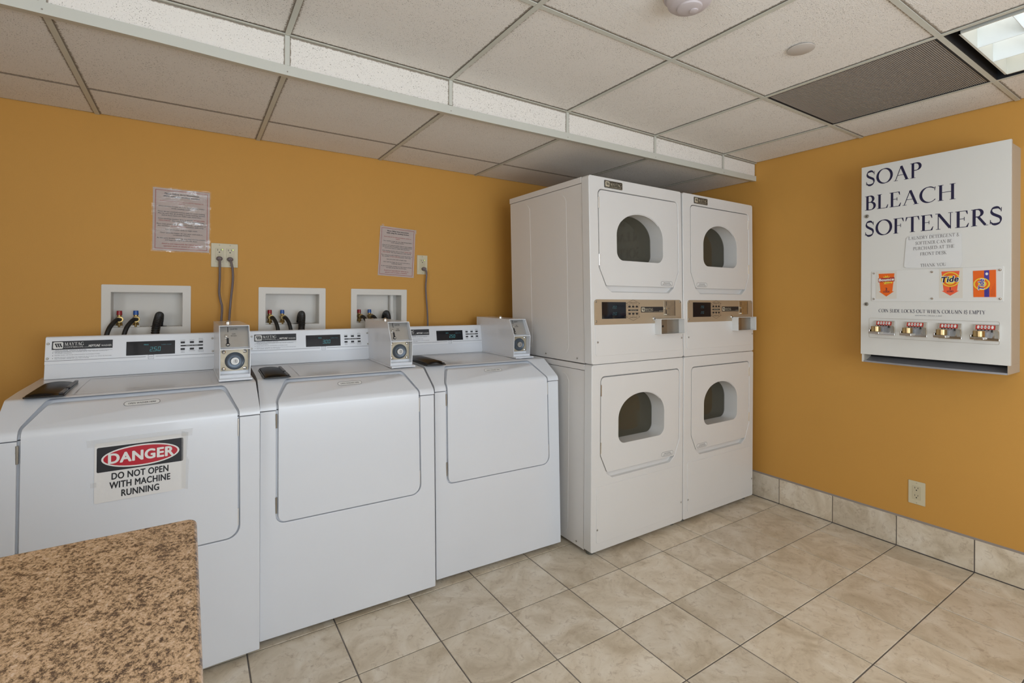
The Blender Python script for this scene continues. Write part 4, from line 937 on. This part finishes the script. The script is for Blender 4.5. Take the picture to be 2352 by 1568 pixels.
# ================================================================== VALVE BOXES, HOSES
def valve_box(i, label):
    a, b_ = VB[i]; t = thing('valve_box', label, 'utility box', ((a + b_) / 2, 0, VZ[0]), 0, 'recessed valve boxes')
    hw = (b_ - a) / 2; H = VZ[1] - VZ[0]
    b = NB(); ring(b, rrect(-hw, hw, 0, H, .004, 3), [(x * (hw - .0315) / hw, .0315 + (z / H) * (H - .063)) for x, z in rrect(-hw, hw, 0, H, .004, 3)], -.0035, .0)
    obj('frame', b, WHITEPL, t, bevel=.001)
    iw = hw - .0315; zi0, zi1 = .0315, H - .0315; d = .080; e = .0015
    b = NB(); box(b, -iw, iw, d, d + e, zi0, zi1); box(b, -iw, -iw + e, 0, d, zi0, zi1); box(b, iw - e, iw, 0, d, zi0, zi1); box(b, -iw, iw, 0, d, zi0, zi0 + e); box(b, -iw, iw, 0, d, zi1 - e, zi1); obj('recess', b, WHITEPL, t, smooth=False)
    if True:
        b = NB(); box(b, -iw + e, -.030, .030, .032, zi0 + e, zi0 + .008); obj('valve_plate', b, WHITEPL, t, smooth=False)
    for xx, km in ((-.103, REDK), (-.045, BLUEK)):
        b = NB(); yv = .040; zb = zi0 + e; x = xx
        cyl(b, (x, yv, zb), (x, yv, zb + .018), .0125, 6); cyl(b, (x, yv, zb + .018), (x, yv, zb + .055), .0085, 16)
        cyl(b, (x, yv, zb + .036), (x + .004, yv - .032, zb + .034), .0135, 18); v = obj('valve', b, BRASS, t, bevel=.0008)
        b = NB(); cyl(b, (x, yv, zb + .053), (x, yv, zb + .072), .0105, 10, .0095); obj('knob', b, km, v, bevel=.001)
    b = NB(); b2 = zi0 + .001; lathe(b, [(.0, .0), (.031, 0), (.031, .002), (.018, .004), (.018, .001)], at(.038, .038, b2), 24); obj('drain_flange', b, BLACKP, t)
    if i == 2:
        b = NB(); cyl(b, (.088, .055, zi0), (.088, .055, zi1), .0135, 18); cyl(b, (.088, .055, zi0), (.088, .055, zi0 + .05), .0165, 18); tube(b, [(.100, .05, zi0), (.097, .045, zi0 + .05), (.090, .045, zi0 + .06)], .004, 6); obj('drain_pipe', b, PIPEW, t)
    return t
for i, lb in enumerate(('white recessed valve box above the left washing machine', 'white recessed valve box in the middle above the second washer', 'rightmost recessed valve box with a white pipe, behind a coin box')):
    valve_box(i, lb)
def hose(pts, r, label, group, corrug=False):
    P = spline(pts, 10 if not corrug else 22)
    if corrug: rs = [r * (1.0 if (k // 2) % 2 else .88) for k in range(len(P))]
    else: rs = r
    b = NB(); tube(b, P, rs, 14 if corrug else 12); return tag(obj('hose', b, RUBBER), label, 'hose', group)
HZ = VZ[0] + .0315 + .0015 + .034
names = ('left', 'middle', 'right')
for i, (a, b_) in enumerate(VB):
    xc = (a + b_) / 2; sgn = -1 if i == 0 else 1
    dx = (-.035, .022, .020)[i]
    for xx, col in ((-.103, 'red'), (-.045, 'blue')):
        x = xc + xx + .004
        hose([(x, .010, HZ), (x + dx * .25, -.018, HZ - .002), (x + dx * .75, -.042, HZ - .028), (x + dx * 1.05, -.056, HZ - .065), (x + dx * 1.2, -.062, HZ - .12), (x + dx * 1.2, -.065, HZ - .35)], .0088,
             'smooth black hose from the %s-knobbed valve in the %s valve box' % (col, names[i]), 'washer supply hoses')
    x = xc + .038
    hose([(x, .038, VZ[0] + .0380), (x + .002, .040, VZ[0] + .055), (x + .004, .028, VZ[0] + .078), (x + .004, .004, VZ[0] + .084), (x + .001, -.022, VZ[0] + .070), (x - .004, -.046, VZ[0] + .040), (x - .008, -.060, VZ[0] - .005), (x - .010, -.064, VZ[0] - .10), (x - .010, -.064, VZ[0] - .3)], .0165,
         'ribbed black drain hose looping out of the %s valve box' % names[i], 'washer drain hoses', True)

# ================================================================== OUTLETS AND CORDS
def recept(par, x, z, gfci, inner=IVORYR):
    b = NB(); prism(b, rrect(x - .0168, x + .0168, z - .0335, z + .0335, .002, 2), -.0062, -.003); r = obj('receptacle', b, inner, par, bevel=.0008)
    b = NB()
    for zz in ((.0205,) if gfci else (.0205, -.0165)):
        box_ink(b, x - .0078, x - .0058, z + zz + (.0005), z + zz + .0085, -.0066); box_ink(b, x + .0052, x + .0072, z + zz + .001, z + zz + .008, -.0066); flat(b, ellipse(x, z + zz - .0065, .0028, .0028, 12), -.0066)
    obj('slots', facing(b), INK, r, smooth=False)
    if gfci:
        b = NB(); box(b, x - .008, x + .008, -.0078, -.006, z + .0010, z + .0055); box(b, x - .006, x + .006, -.0078, -.006, z - .0045, z - .0008); obj('test_buttons', b, inner, r, bevel=.0005)
        b = NB(); ball(b, (x + .0122, -.0064, z + .0275), .0022, seg=8); obj('indicator', b, LED, r)
def plate(loc, hw, h, label, xs, gfci, rz=0):
    t = thing('wall_outlet', label, 'outlet', loc, rz)
    b = NB(); prism(b, rrect(-hw, hw, 0, h, .003, 3), -.0045, 0); obj('plate', b, IVORY, t, bevel=.0018)
    for x in xs:
        recept(t, x, h / 2, gfci)
        for z in (.0085, h - .0085):
            b = NB(); lathe(b, [(.0028, 0), (.0028, .001), (0, .0016)], at(x, -.0045, z) @ OUT, 10); obj('screw', b, mat('ivory screw', (.45, .40, .28), .4), t)
    return t
plate((-.1385, 0, 1.393), .0555, .1135, 'double ivory outlet plate with two plugs beside the wrinkled notice', (-.0215, .0225), True)
plate((.8665, 0, 1.393), .0325, .1125, 'single ivory outlet plate with one plug beside the smaller notice', (.000,), True)
plate((XR, -1.7585, .2355), .0345, .1150, 'unused ivory outlet low on the right wall above the baseboard', (.0,), False, -PI / 2)
def cord(px_, pz, pts, label):
    t = thing('power_cord', label, 'power cord', (px_, -.006, pz), 0, 'grey cords plugged in above the washers')
    b = NB(); lathe(b, [(.0, .0), (.0125, 0), (.0135, .004), (.0120, .016), (.0070, .020), (0, .020)], Matrix.Rotation(PI / 2, 4, 'X') @ Matrix.Diagonal((1, .82, 1, 1)), 20)
    obj('plug', b, GREYCORD, t, bevel=0)
    P = spline([(0, -.014, 0)] + [(x - px_, y + .006, z - pz) for x, y, z in pts], 8); b = NB(); tube(b, P, .0052, 10); obj('cable', b, GREYCORD, t)
cord(-.1600, 1.4330, [(-.159, -.026, 1.420), (-.1585, -.026, 1.390), (-.1585, -.022, 1.337), (-.1605, -.025, 1.276), (-.155, -.03, 1.235), (-.1490, -.034, 1.205), (-.1515, -.045, 1.150), (-.156, -.055, 1.09), (-.156, -.06, .90)], 'left grey power cord of the pair, bowed, hanging behind the coin box')
cord(-.1160, 1.4315, [(-.113, -.026, 1.420), (-.107, -.026, 1.390), (-.1045, -.022, 1.345), (-.107, -.025, 1.300), (-.113, -.03, 1.240), (-.1185, -.036, 1.16), (-.122, -.050, 1.10), (-.122, -.06, .90)], 'right grey power cord of the pair in the double outlet')
cord(.8730, 1.4250, [(.882, -.026, 1.412), (.8845, -.026, 1.385), (.8815, -.022, 1.325), (.8850, -.022, 1.26), (.888, -.028, 1.20), (.887, -.040, 1.13), (.884, -.05, 1.07), (.884, -.06, .9)], 'lone grey power cord hanging beside the smaller notice')

# ================================================================== WALL NOTICES
LINES = [(.905, .030, .60, [('Please follow these instructions', 'k')], 1), (.865, .030, .64, [('while using the washing machine.', 'k')], 1),
 (.790, .020, .76, [('Insert coins one at a time and slowly for machine to', 'r')], 0), (.760, .020, .12, [('register.', 'r')], 0),
 (.705, .020, .80, [('Once machine accepts all coins, begin placing clothes', 'k')], 0), (.675, .020, .36, [('inside washing machine.', 'k')], 0),
 (.620, .020, .83, [('Please do not overload machine with too much clothing.', 'k')], 0), (.590, .020, .83, [('Also be sure that all clothing is inside washing machine', 'k')], 0), (.560, .020, .70, [('and no loose items are visible with closed door.', 'k')], 0),
 (.505, .020, .82, [('Once washing machine door is closed, ', 'k'), ('DO NOT OPEN,', 'r')], 0), (.475, .020, .80, [('ONCE STARTED. ', 'r'), ('This may forfeit your wash entirely.', 'k')], 0),
 (.420, .020, .86, [('Place soap generously in dispenser on the top portion of', 'k')], 0), (.390, .020, .83, [('the machine. ', 'k'), ('DO NOT OVERLOAD', 'r'), (' machine with soap.', 'k')], 0),
 (.335, .020, .56, [('Last, press your cycle to begin wash.', 'k')], 0), (.280, .020, .74, [('Once cycle has begun, do not open until wash is', 'k')], 0), (.250, .020, .30, [('completely finished.', 'k')], 0),
 (.195, .020, .85, [('As the cycle finishes washing, you may remove articles', 'k')], 0), (.165, .020, .57, [('and begin placing them into the dryer.', 'k')], 0),
 (.105, .024, .68, [('Hotel is not responsible for refund due to', 's')], 0), (.068, .024, .62, [('operator error or misuse of machines.', 's')], 0)]
def notice(name, loc, pw, ph, label, ry, curl, sleeve):
    t = thing(name, label, 'notice', loc, 0, None, ry=ry)
    def cf(v):
        v = v.copy(); fxx = max(0, v.x / (pw / 2)); fz = max(0, 1 - v.z / ph)
        v.y -= curl * (fxx ** 2) * (fz ** 2) + .0006 * math.sin(v.z * 40 + v.x * 20); return v
    b = NB(); n = 12
    g = [[b.verts.new((-pw / 2 + pw * i / n, -.0025, ph * j / n)) for i in range(n + 1)] for j in range(n + 1)]
    for j in range(n):
        for i in range(n): b.faces.new((g[j][i], g[j][i + 1], g[j + 1][i + 1], g[j + 1][i]))
    for v in b.verts: v.co = cf(v.co)
    bmesh.ops.solidify(b, geom=b.faces[:], thickness=.0004); obj('paper', b, PAPER, t)
    bk, br = NB(), NB(); yy = -.0033
    for zf, hf, wf, segs, bold in LINES:
        tot = sum(len(s) for s, _ in segs); x = -pw * wf / 2
        for s, c in segs:
            ws = pw * wf * len(s) / tot; tgt = bk if c == 'k' else br
            sans(tgt, s.strip(), x, ph * zf, ph * hf * .78, ws * (len(s.strip()) / len(s)), 'l', .055 if bold else .03, .25 if c == 's' else 0, yy); x += ws
    m = pw * .045; seg_ = 12
    def line(x0, z0, x1, z1, wd):
        d = Vector((x1 - x0, z1 - z0)); dn = d.normalized(); nn = Vector((-dn.y, dn.x)) * wd / 2
        for k in range(seg_):
            a = Vector((x0, z0)) + d * k / seg_; c = Vector((x0, z0)) + d * (k + 1) / seg_
            flat(br, [tuple(a - nn), tuple(c - nn), tuple(c + nn), tuple(a + nn)], yy)
    for q in ((-pw / 2 + m, m, pw / 2 - m, m), (pw / 2 - m, m, pw / 2 - m, ph - m), (pw / 2 - m, ph - m, -pw / 2 + m, ph - m), (-pw / 2 + m, ph - m, -pw / 2 + m, m)): line(*q, .0018)
    for bb_ in (bk, br):
        for v in bb_.verts: v.co = cf(v.co)
    obj('black_text', facing(bk), INK, t, smooth=False); obj('red_text', facing(br), REDI, t, smooth=False)
    if sleeve:
        b = NB(); n = 20; sw_ = pw + .010; sh_ = ph + .012
        g = [[b.verts.new((-sw_ / 2 + sw_ * i / n, -.0055 - .0012 * math.sin(i * 1.3 + j * .9) * math.sin(j * .7), -.006 + sh_ * j / n)) for i in range(n + 1)] for j in range(n + 1)]
        for j in range(n):
            for i in range(n): b.faces.new((g[j][i], g[j][i + 1], g[j + 1][i + 1], g[j + 1][i]))
        obj('plastic_sleeve', b, SLEEVE, t)
    else:
        b = NB(); box(b, -pw / 2 + .008, -pw / 2 + .022, -.004, -.0034, ph - .004, ph + .011); box(b, pw / 2 - .004, pw / 2 + .006, -.004, -.0034, ph - .022, ph); obj('tape', b, TAPE, t, smooth=False)
    return t
notice('laminated_notice', (-.3095, 0, 1.459), .217, .282, 'larger wrinkled instruction notice in a glossy plastic sleeve, left of the double outlet', math.radians(.3), .0, True)
notice('paper_notice', (.7070, 0, 1.3755), .210, .279, 'smaller tilted instruction notice taped left of the single outlet', math.radians(2.6), .006, False)

# ================================================================== SOAP DISPENSER (right wall)
DX = -1.8565; DEP = .190
dsn = thing('soap_dispenser', 'large white wall-mounted soap, bleach and softener vending box', 'vending machine', (XR, DX, .943), -PI / 2)
# local frame: x to the right (towards the camera), -y out of the wall, z up from .943
def lx(y): return DX - y
hl, hr = lx(-1.583), lx(-2.131)
zt_, zb_ = 1.9300 - .943, .9830 - .943
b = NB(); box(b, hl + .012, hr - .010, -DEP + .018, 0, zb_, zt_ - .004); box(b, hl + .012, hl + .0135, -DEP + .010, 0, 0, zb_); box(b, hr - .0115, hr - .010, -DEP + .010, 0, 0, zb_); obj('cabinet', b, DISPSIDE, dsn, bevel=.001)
b = NB(); prism(b, rrect(hl, hr, zb_, zt_, .0015, 2), -DEP, -DEP + .017); dd = obj('door', b, DISPW, dsn, bevel=.0012)
yk = -DEP - .0006
def Zw(z): return z - .943
for tx_, q_ in (('SOAP', (lx(-1.600), Zw(1.8335), .071, .2330, 'l', yk, None, 1.12)), ('BLEACH', (lx(-1.598), Zw(1.7095), .071, .358, 'l', yk, None, 1.12)), ('SOFTENERS', (lx(-1.597), Zw(1.5790), .073, .5120, 'l', yk, None, 1.12)),
                ('COIN SLIDE LOCKS OUT WHEN COLUMN IS EMPTY', (lx(-1.661), Zw(1.1965), .0160, .392, 'l', yk, None, 1.15))):
    b = NB(); serif(b, tx_, *q_); obj('door_lettering', facing(b), NAVY, dd, smooth=False)
b = NB(); sans(b, 'VEND-RITE MFG., CHICAGO, IL 60647', lx(-1.857), Zw(1.1825), .0045, .100, 'c', 0, 0, yk); obj('small_print', facing(b), INKG, dd, smooth=False)
for zz in (1.679, 1.236):
    b = NB(); lathe(b, [(.0095, 0), (.0095, .003), (.0080, .0050), (.0055, .0045), (.0052, .0075), (0, .0075)], at(lx(-1.608), -DEP, Zw(zz)) @ OUT, 22); k_ = obj('door_lock', b, DULLM, dd)
    b = NB(); lathe(b, [(.0030, .0076), (0, .0078)], at(lx(-1.608), -DEP, Zw(zz)) @ OUT, 12); obj('keyhole', b, INK, k_)
# display panel with cards
p0, p1, pz0, pz1 = lx(-1.631), lx(-2.110), Zw(1.2505), Zw(1.4010)
PANELM = mat('display panel white', (.76, .745, .71), .22, coat=.3)
b = NB(); prism(b, rrect(p0, p1, pz0, pz1, .004, 3), -DEP - .0030, -DEP); dp_ = obj('display_panel', b, PANELM, dsn, bevel=.0012)
for yy, zz in ((-1.640, 1.390), (-1.870, 1.3865), (-2.098, 1.3850), (-1.640, 1.262), (-1.871, 1.264), (-2.099, 1.263)):
    b = NB(); lathe(b, [(.0055, 0), (.0055, .002), (.0035, .0045), (0, .005)], at(lx(yy), -DEP - .003, Zw(zz)) @ OUT, 16); obj('screw', b, CHROME, dp_)
yc = -DEP - .0036
def card(y0, y1, z0, z1):
    b = NB(); a, c = lx(y0), lx(y1); prism(b, [(a, Zw(z0)), (c, Zw(z0)), (c, Zw(z1)), (a, Zw(z1))], yc, -DEP - .003); return obj('product_card', b, CARD, dp_, smooth=False)
def arrow(y0, y1, ztop, zsh, ztip, m, par):
    b = NB(); a, c = lx(y0), lx(y1); w_ = c - a; cx_ = (a + c) / 2
    flat(b, [(a, Zw(ztop)), (c, Zw(ztop)), (c - w_ * .13, Zw(zsh)), (c - w_ * .02, Zw(zsh)), (cx_, Zw(ztip)), (a + w_ * .02, Zw(zsh)), (a + w_ * .13, Zw(zsh))][::-1], yc - .0004); obj('arrow_print', facing(b), m, par, smooth=False); return cx_, w_
c1_ = card(-1.650, -1.736, 1.263, 1.397); cx_, w_ = arrow(-1.661, -1.727, 1.3865, 1.2995, 1.2740, ORANGE, c1_)
b = NB(); flat(b, [(cx_ + .020 * math.cos(a) * (1 if k % 2 else .62), Zw(1.357) + .022 * math.sin(a) * (1 if k % 2 else .62)) for k, a in enumerate([2 * PI * q / 24 for q in range(24)])], yc - .0007)
flat(b, [(cx_ - .010, Zw(1.334)), (cx_ + .024, Zw(1.339)), (cx_ + .025, Zw(1.346)), (cx_ - .009, Zw(1.341))], yc - .0008); obj('yellow_print', facing(b), YELLOW, c1_, smooth=False)
b = NB(); Mr = at(cx_, 0, Zw(1.350)) @ Matrix.Rotation(math.radians(-3), 4, 'Y'); flat(b, [(-.034, -.004), (.033, -.004), (.034, .0165), (-.033, .0165)], yc - .0009, Mr); obj('logo_shadow', facing(b), REDI, c1_, smooth=False)
b = NB(); sans(b, 'Bounce', 0, .0005, .0125, .062, 'c', .05, .1, yc - .0012, Mr); obj('logo_lettering', facing(b), WHITEI, c1_, smooth=False)
b = NB(); sans(b, '2', cx_, Zw(1.3040), .0120, None, 'c', .03, 0, yc - .0008); sans(b, 'LOADS', cx_, Zw(1.2935), .0085, .026, 'c', .03, 0, yc - .0008); sans(b, 'sheets', cx_ + .008, Zw(1.3380), .0035, .02, 'c', 0, 0, yc - .0012); obj('load_text', facing(b), NAVY, c1_, smooth=False)
c2_ = card(-1.897, -1.979, 1.266, 1.400); cx_, w_ = arrow(-1.905, -1.968, 1.3870, 1.2990, 1.2770, ORANGE2, c2_)
b = NB(); flat(b, ellipse(cx_, Zw(1.350), .0330, .0330), yc - .0007); obj('logo_ring', facing(b), YELLOW, c2_, smooth=False)
b = NB(); flat(b, ellipse(cx_, Zw(1.350), .0285, .0285), yc - .0009); obj('logo_disc', facing(b), ORANGE, c2_, smooth=False)
b = NB(); flat(b, ellipse(cx_, Zw(1.347), .0190, .0200), yc - .0010); obj('logo_centre', facing(b), YELLOW, c2_, smooth=False)
b = NB(); Mr = at(cx_, 0, Zw(1.338)) @ Matrix.Rotation(math.radians(-4), 4, 'Y'); sans(b, 'Tide', 0, 0, .0265, .062, 'c', .075, .22, yc - .0012, Mr); obj('logo_outline', facing(b), WHITEI, c2_, smooth=False)
b = NB(); sans(b, 'Tide', 0, .0012, .0240, .0575, 'c', .035, .22, yc - .0015, Mr); obj('logo_lettering', facing(b), NAVY, c2_, smooth=False); b = NB(); sans(b, '1', cx_, Zw(1.3030), .0120, None, 'c', .03, 0, yc - .0008); sans(b, 'LOAD', cx_, Zw(1.2925), .0085, .022, 'c', .03, 0, yc - .0008); obj('load_text', facing(b), NAVY, c2_, smooth=False)
a, c = lx(-2.015), lx(-2.086)
b = NB(); prism(b, [(a, Zw(1.2705)), (c + .001, Zw(1.2705)), (c, Zw(1.3865)), (a - .002, Zw(1.3845))], yc - .001, -DEP - .003); c3_ = obj('soap_packet', b, ORANGE, dp_, smooth=False)
yy = yc - .0014
b = NB(); flat(b, [(a + .035, Zw(1.2710)), (a + .051, Zw(1.2710)), (a + .050, Zw(1.3855)), (a + .034, Zw(1.3850))], yy); obj('blue_stripe', facing(b), PURPLE, c3_, smooth=False)
ccx, ccz = a + .0265, Zw(1.327)
b = NB(); flat(b, ellipse(ccx, ccz, .0265, .0265), yy - .0003); obj('logo_ring', facing(b), YELLOW, c3_, smooth=False)
b = NB(); flat(b, ellipse(ccx, ccz, .0215, .0215), yy - .0005); obj('logo_disc', facing(b), ORANGE, c3_, smooth=False)
b = NB(); flat(b, ellipse(ccx + .002, ccz, .0135, .0135), yy - .0006); obj('logo_centre', facing(b), YELLOW, c3_, smooth=False)
Mr = at(ccx + .008, 0, ccz - .0015) @ Matrix.Rotation(-PI / 2, 4, 'Y')
b = NB(); sans(b, 'Tide', 0, 0, .0190, .048, 'c', .07, .2, yy - .0008, Mr)
Mq = at(ccx + .007, 0, ccz - .0015) @ Matrix.Rotation(-PI / 2, 4, 'Y')
for k in range(3): sans(b, 'laundry detergent', 0, 0, .0022, .030, 'l', 0, 0, yy, at(a + .039 + .0042 * k, 0, Zw(1.2735)) @ Matrix.Rotation(-PI / 2, 4, 'Y'))
flat(b, ellipse(a + .0425, Zw(1.370), .0045, .0060, 14), yy - .0003); obj('logo_outline', facing(b), WHITEI, c3_, smooth=False)
b = NB(); sans(b, 'Tide', 0, 0, .0170, .044, 'c', .03, .2, yy - .0011, Mq); obj('logo_lettering', facing(b), PURPLE, c3_, smooth=False)
b = NB()
for k in range(3): sans(b, 'net weight and directions for use', 0, 0, .0025, .055 - .012 * k, 'l', 0, 0, yy, at(c - .004 - .0045 * k, 0, Zw(1.2735)) @ Matrix.Rotation(-PI / 2, 4, 'Y'))
obj('side_text', facing(b), REDI, c3_, smooth=False)
# coin slides
q0, q1, qz0, qz1 = lx(-1.6195), lx(-2.0975), Zw(1.0685), Zw(1.1665)
b = NB(); outline(b, rrect(q0, q1, qz0, qz1, .006, 4), .0012, 0); 
b2 = NB(); ring(b2, rrect(q0, q1, qz0, qz1, .006, 4), rrect(q0 + .0012, q1 - .0012, qz0 + .0012, qz1 - .0012, .005, 4), -DEP - .0012, -DEP + .001); b.free(); obj('slide_plate_edge', b2, DISPSIDE, dd, bevel=.0004, seg=1)
def coin_slide(yc_, zc_):
    x = lx(yc_); z = Zw(zc_); y = -DEP
    b = NB(); prismx(b, [(y, z - .036), (y - .010, z - .036), (y - .010, z - .002), (y - .018, z + .010), (y - .010, z + .034), (y, z + .034)], x - .041, x + .041)
    s_ = obj('coin_slide', b, CHROME, dsn, bevel=.0018)
    M_ = Matrix(((1, 0, 0, x), (0, math.cos(.28), math.sin(.28) * -0 + .28, y - .0165), (0, 0, 1, z + .010), (0, 0, 0, 1)))
    def fy_(zz): return y - .0195 + (zz - .010) * (8 / 24.0)
    b = NB(); vs = [b.verts.new((x + a_, fy_(zz) - .0004, z + zz)) for a_, zz in ((-.033, .013), (.029, .013), (.029, .031), (-.033, .031))]; b.faces.new(vs); obj('price_strip', facing(b), SLIDERED, s_, smooth=False)
    b = NB(); bk = NB()
    for k in range(5):
        cx_ = x - .024 + .0112 * k; e_ = ellipse(cx_, .0225, .0041, .0070, 14); b.faces.new([b.verts.new((q, fy_(w__) - .0008, z + w__)) for q, w__ in e_])
        if k in (1, 2, 3):
            bb2 = NB(); sans(bb2, '25', cx_, .0200, .0050, .0048, 'c', .01, 0, 0)
            for f in bb2.faces: bk.faces.new([bk.verts.new((v.co.x, fy_(v.co.z) - .0012, z + v.co.z)) for v in f.verts])
            bb2.free()
    obj('coin_marks', facing(b), WHITEI, s_, smooth=False); obj('coin_values', facing(bk), INK, s_, smooth=False)
    b = NB()
    for k in range(5): box(b, x - .026 + .0112 * k, x - .0225 + .0112 * k, y - .022, y - .012, z + .001, z + .012)
    obj('slot_bars', b, BLACKP, s_, smooth=False)
    b = NB(); prismx(b, [(y - .008, z - .024), (y - .074, z - .020), (y - .074, z + .003), (y - .008, z + .010)], x - .020, x + .017); obj('guide_block', b, GREYBL, s_, bevel=.001)
    b = NB(); box(b, x - .022, x + .018, y - .128, y - .074, z - .026, z - .015); box(b, x - .026, x - .020, y - .124, y - .080, z - .026, z - .006); box(b, x - .024, x + .020, y - .131, y - .126, z - .026, z - .018); obj('slide_handle', b, CHROME, s_, bevel=.0018)
    b = NB(); cyl(b, (x - .001, y - .106, z - .015), (x - .001, y - .106, z + .010), .0190, 28); obj('thumb_knob', b, GOLD, s_, bevel=.0015)
    b = NB(); box(b, x + .027, x + .038, y - .016, y - .008, z - .024, z + .010); 
    for k in range(5): box(b, x + .0272 + .0022 * k, x + .0280 + .0022 * k, y - .0170, y - .008, z - .024, z + .008)
    obj('ribbed_side', b, DULLM, s_, smooth=False)
for yy_, zz_ in ((-1.690, 1.121), (-1.814, 1.120), (-1.9365, 1.119), (-2.058, 1.119)): coin_slide(yy_, zz_)
# tray
b = NB(); a, c = hl + .010, hr - .012
prismx(b, [(-DEP + .012, .0008), (-DEP + .078, .024), (-DEP + .078, .022), (-DEP + .012, .0)], a, c); box(b, a, c, -DEP + .078, 0, .0005, .002); n = 20
fr = []
for k in range(n + 1):
    t = k / n; x = a + (c - a) * t; bow = .020 * math.sin(PI * t) ; fr.append((x, -DEP + .010 - bow, bow))
for (x0, y0, _), (x1, y1, _) in zip(fr, fr[1:]):
    for (za, zb, ya) in ((0.0, .008, 0),):
        q = [(x0, y0, za), (x1, y1, za), (x1, y1, zb), (x0, y0, zb)]; vs = [b.verts.new(v) for v in q]; vi = [b.verts.new((v[0], v[1] + .003, v[2])) for v in q]
        b.faces.new(vs); b.faces.new(vi[::-1]); b.faces.new((vs[3], vs[2], vi[2], vi[3])); b.faces.new((vs[1], vs[0], vi[0], vi[1]))
    q = [(x0, y0 + .003, .001), (x1, y1 + .003, .001), (x1, -DEP + .04, .001), (x0, -DEP + .04, .001)]; b.faces.new([b.verts.new(v) for v in q])
bmesh.ops.recalc_face_normals(b, faces=b.faces); obj('delivery_tray', b, TRAYG, dsn, smooth=False)
b = NB(); prismx(b, [(-DEP + .079, .002), (-DEP + .085, .040), (-DEP + .087, .040), (-DEP + .081, .002)], a + .002, c - .002); obj('tray_back', b, DARKHOLE, dsn, smooth=False)
b = NB(); box(b, hl + .001, hl + .012, -DEP + .012, -DEP + .015, .0, .040); obj('tray_cheek', b, DISPW, dsn, smooth=False)
# note taped on the door
nt_ = thing('paper_note', 'white paper note about buying detergent, stuck on the soap dispenser door', 'note', (XR - DEP - .0012, (-1.765 - 1.977) / 2, 1.404), -PI / 2)
nw = .2120; nh = .156
b = NB(); g = []; n = 14
edge = fillet([(-.107, .012), (-.098, .006), (.098, -.002), (.106, .020), (.103, .140), (.100, .152), (-.085, .158), (-.098, .146)], .008, 3)
prism(b, edge, -.0020, -.0012); obj('paper', b, mat('note white', (.74, .73, .71), .5, bump=(12, .5, .004)), nt_, smooth=False)
SOFTINK = mat('soft black ink', (.09, .075, .08), .5)
for tx, z_, w_, a_ in (('LAUNDRY DETERGENT &', .1380, .186, 0), ('SOFTENER CAN BE', .1125, .134, 0), ('PURCHASED AT THE', .0880, .150, 0), ('FRONT DESK', .0610, .096, 0), ('THANK YOU', .0080, .094, 0)):
    b = NB(); serif(b, tx, .004, z_, .0145, w_, 'c', -.0026, None, .9); obj('note_text', facing(b), SOFTINK, nt_, smooth=False)

# ================================================================== COUNTER
ct = thing('counter', 'brown speckled laminate counter corner in the left foreground', 'counter', (-.253, -1.795, 0), 0)
L_, Dp, zc = 1.75, 1.15, .9
pl = [(-L_, 0), (0, 0), (.003, -Dp), (-L_, -Dp)]
pl = fillet([(-L_, -.018), (-.002, 0), (.008, -Dp), (-L_, -Dp)], [0, .014, 0, 0], 6)
b = NB(); prismz(b, pl, zc - .040, zc); obj('worktop', b, GRANITE, ct, bevel=.007, seg=4, ang=30)
b = NB(); box(b, -L_ + .02, -.045, -Dp + .03, -.045, .09, zc - .040); obj('cabinet', b, WOODCAB, ct, bevel=.002)
b = NB(); box(b, -L_ + .05, -.09, -Dp + .06, -.09, 0.0, .09); obj('toe_kick', b, BLACKP, ct, smooth=False)
for k in range(3):
    x0_ = -L_ + .03 + k * .56; b = NB(); box(b, x0_, x0_ + .545, -.0445, -.028, .10, zc - .055); d_ = obj('cabinet_door', b, WOODCAB, ct, bevel=.002)
    b = NB(); cyl(b, (x0_ + .50, -.012, .62), (x0_ + .50, -.012, .74), .005, 10); box(b, x0_ + .496, x0_ + .504, -.028, -.012, .630, .636); box(b, x0_ + .496, x0_ + .504, -.028, -.012, .724, .730); obj('handle', b, STEEL, d_)
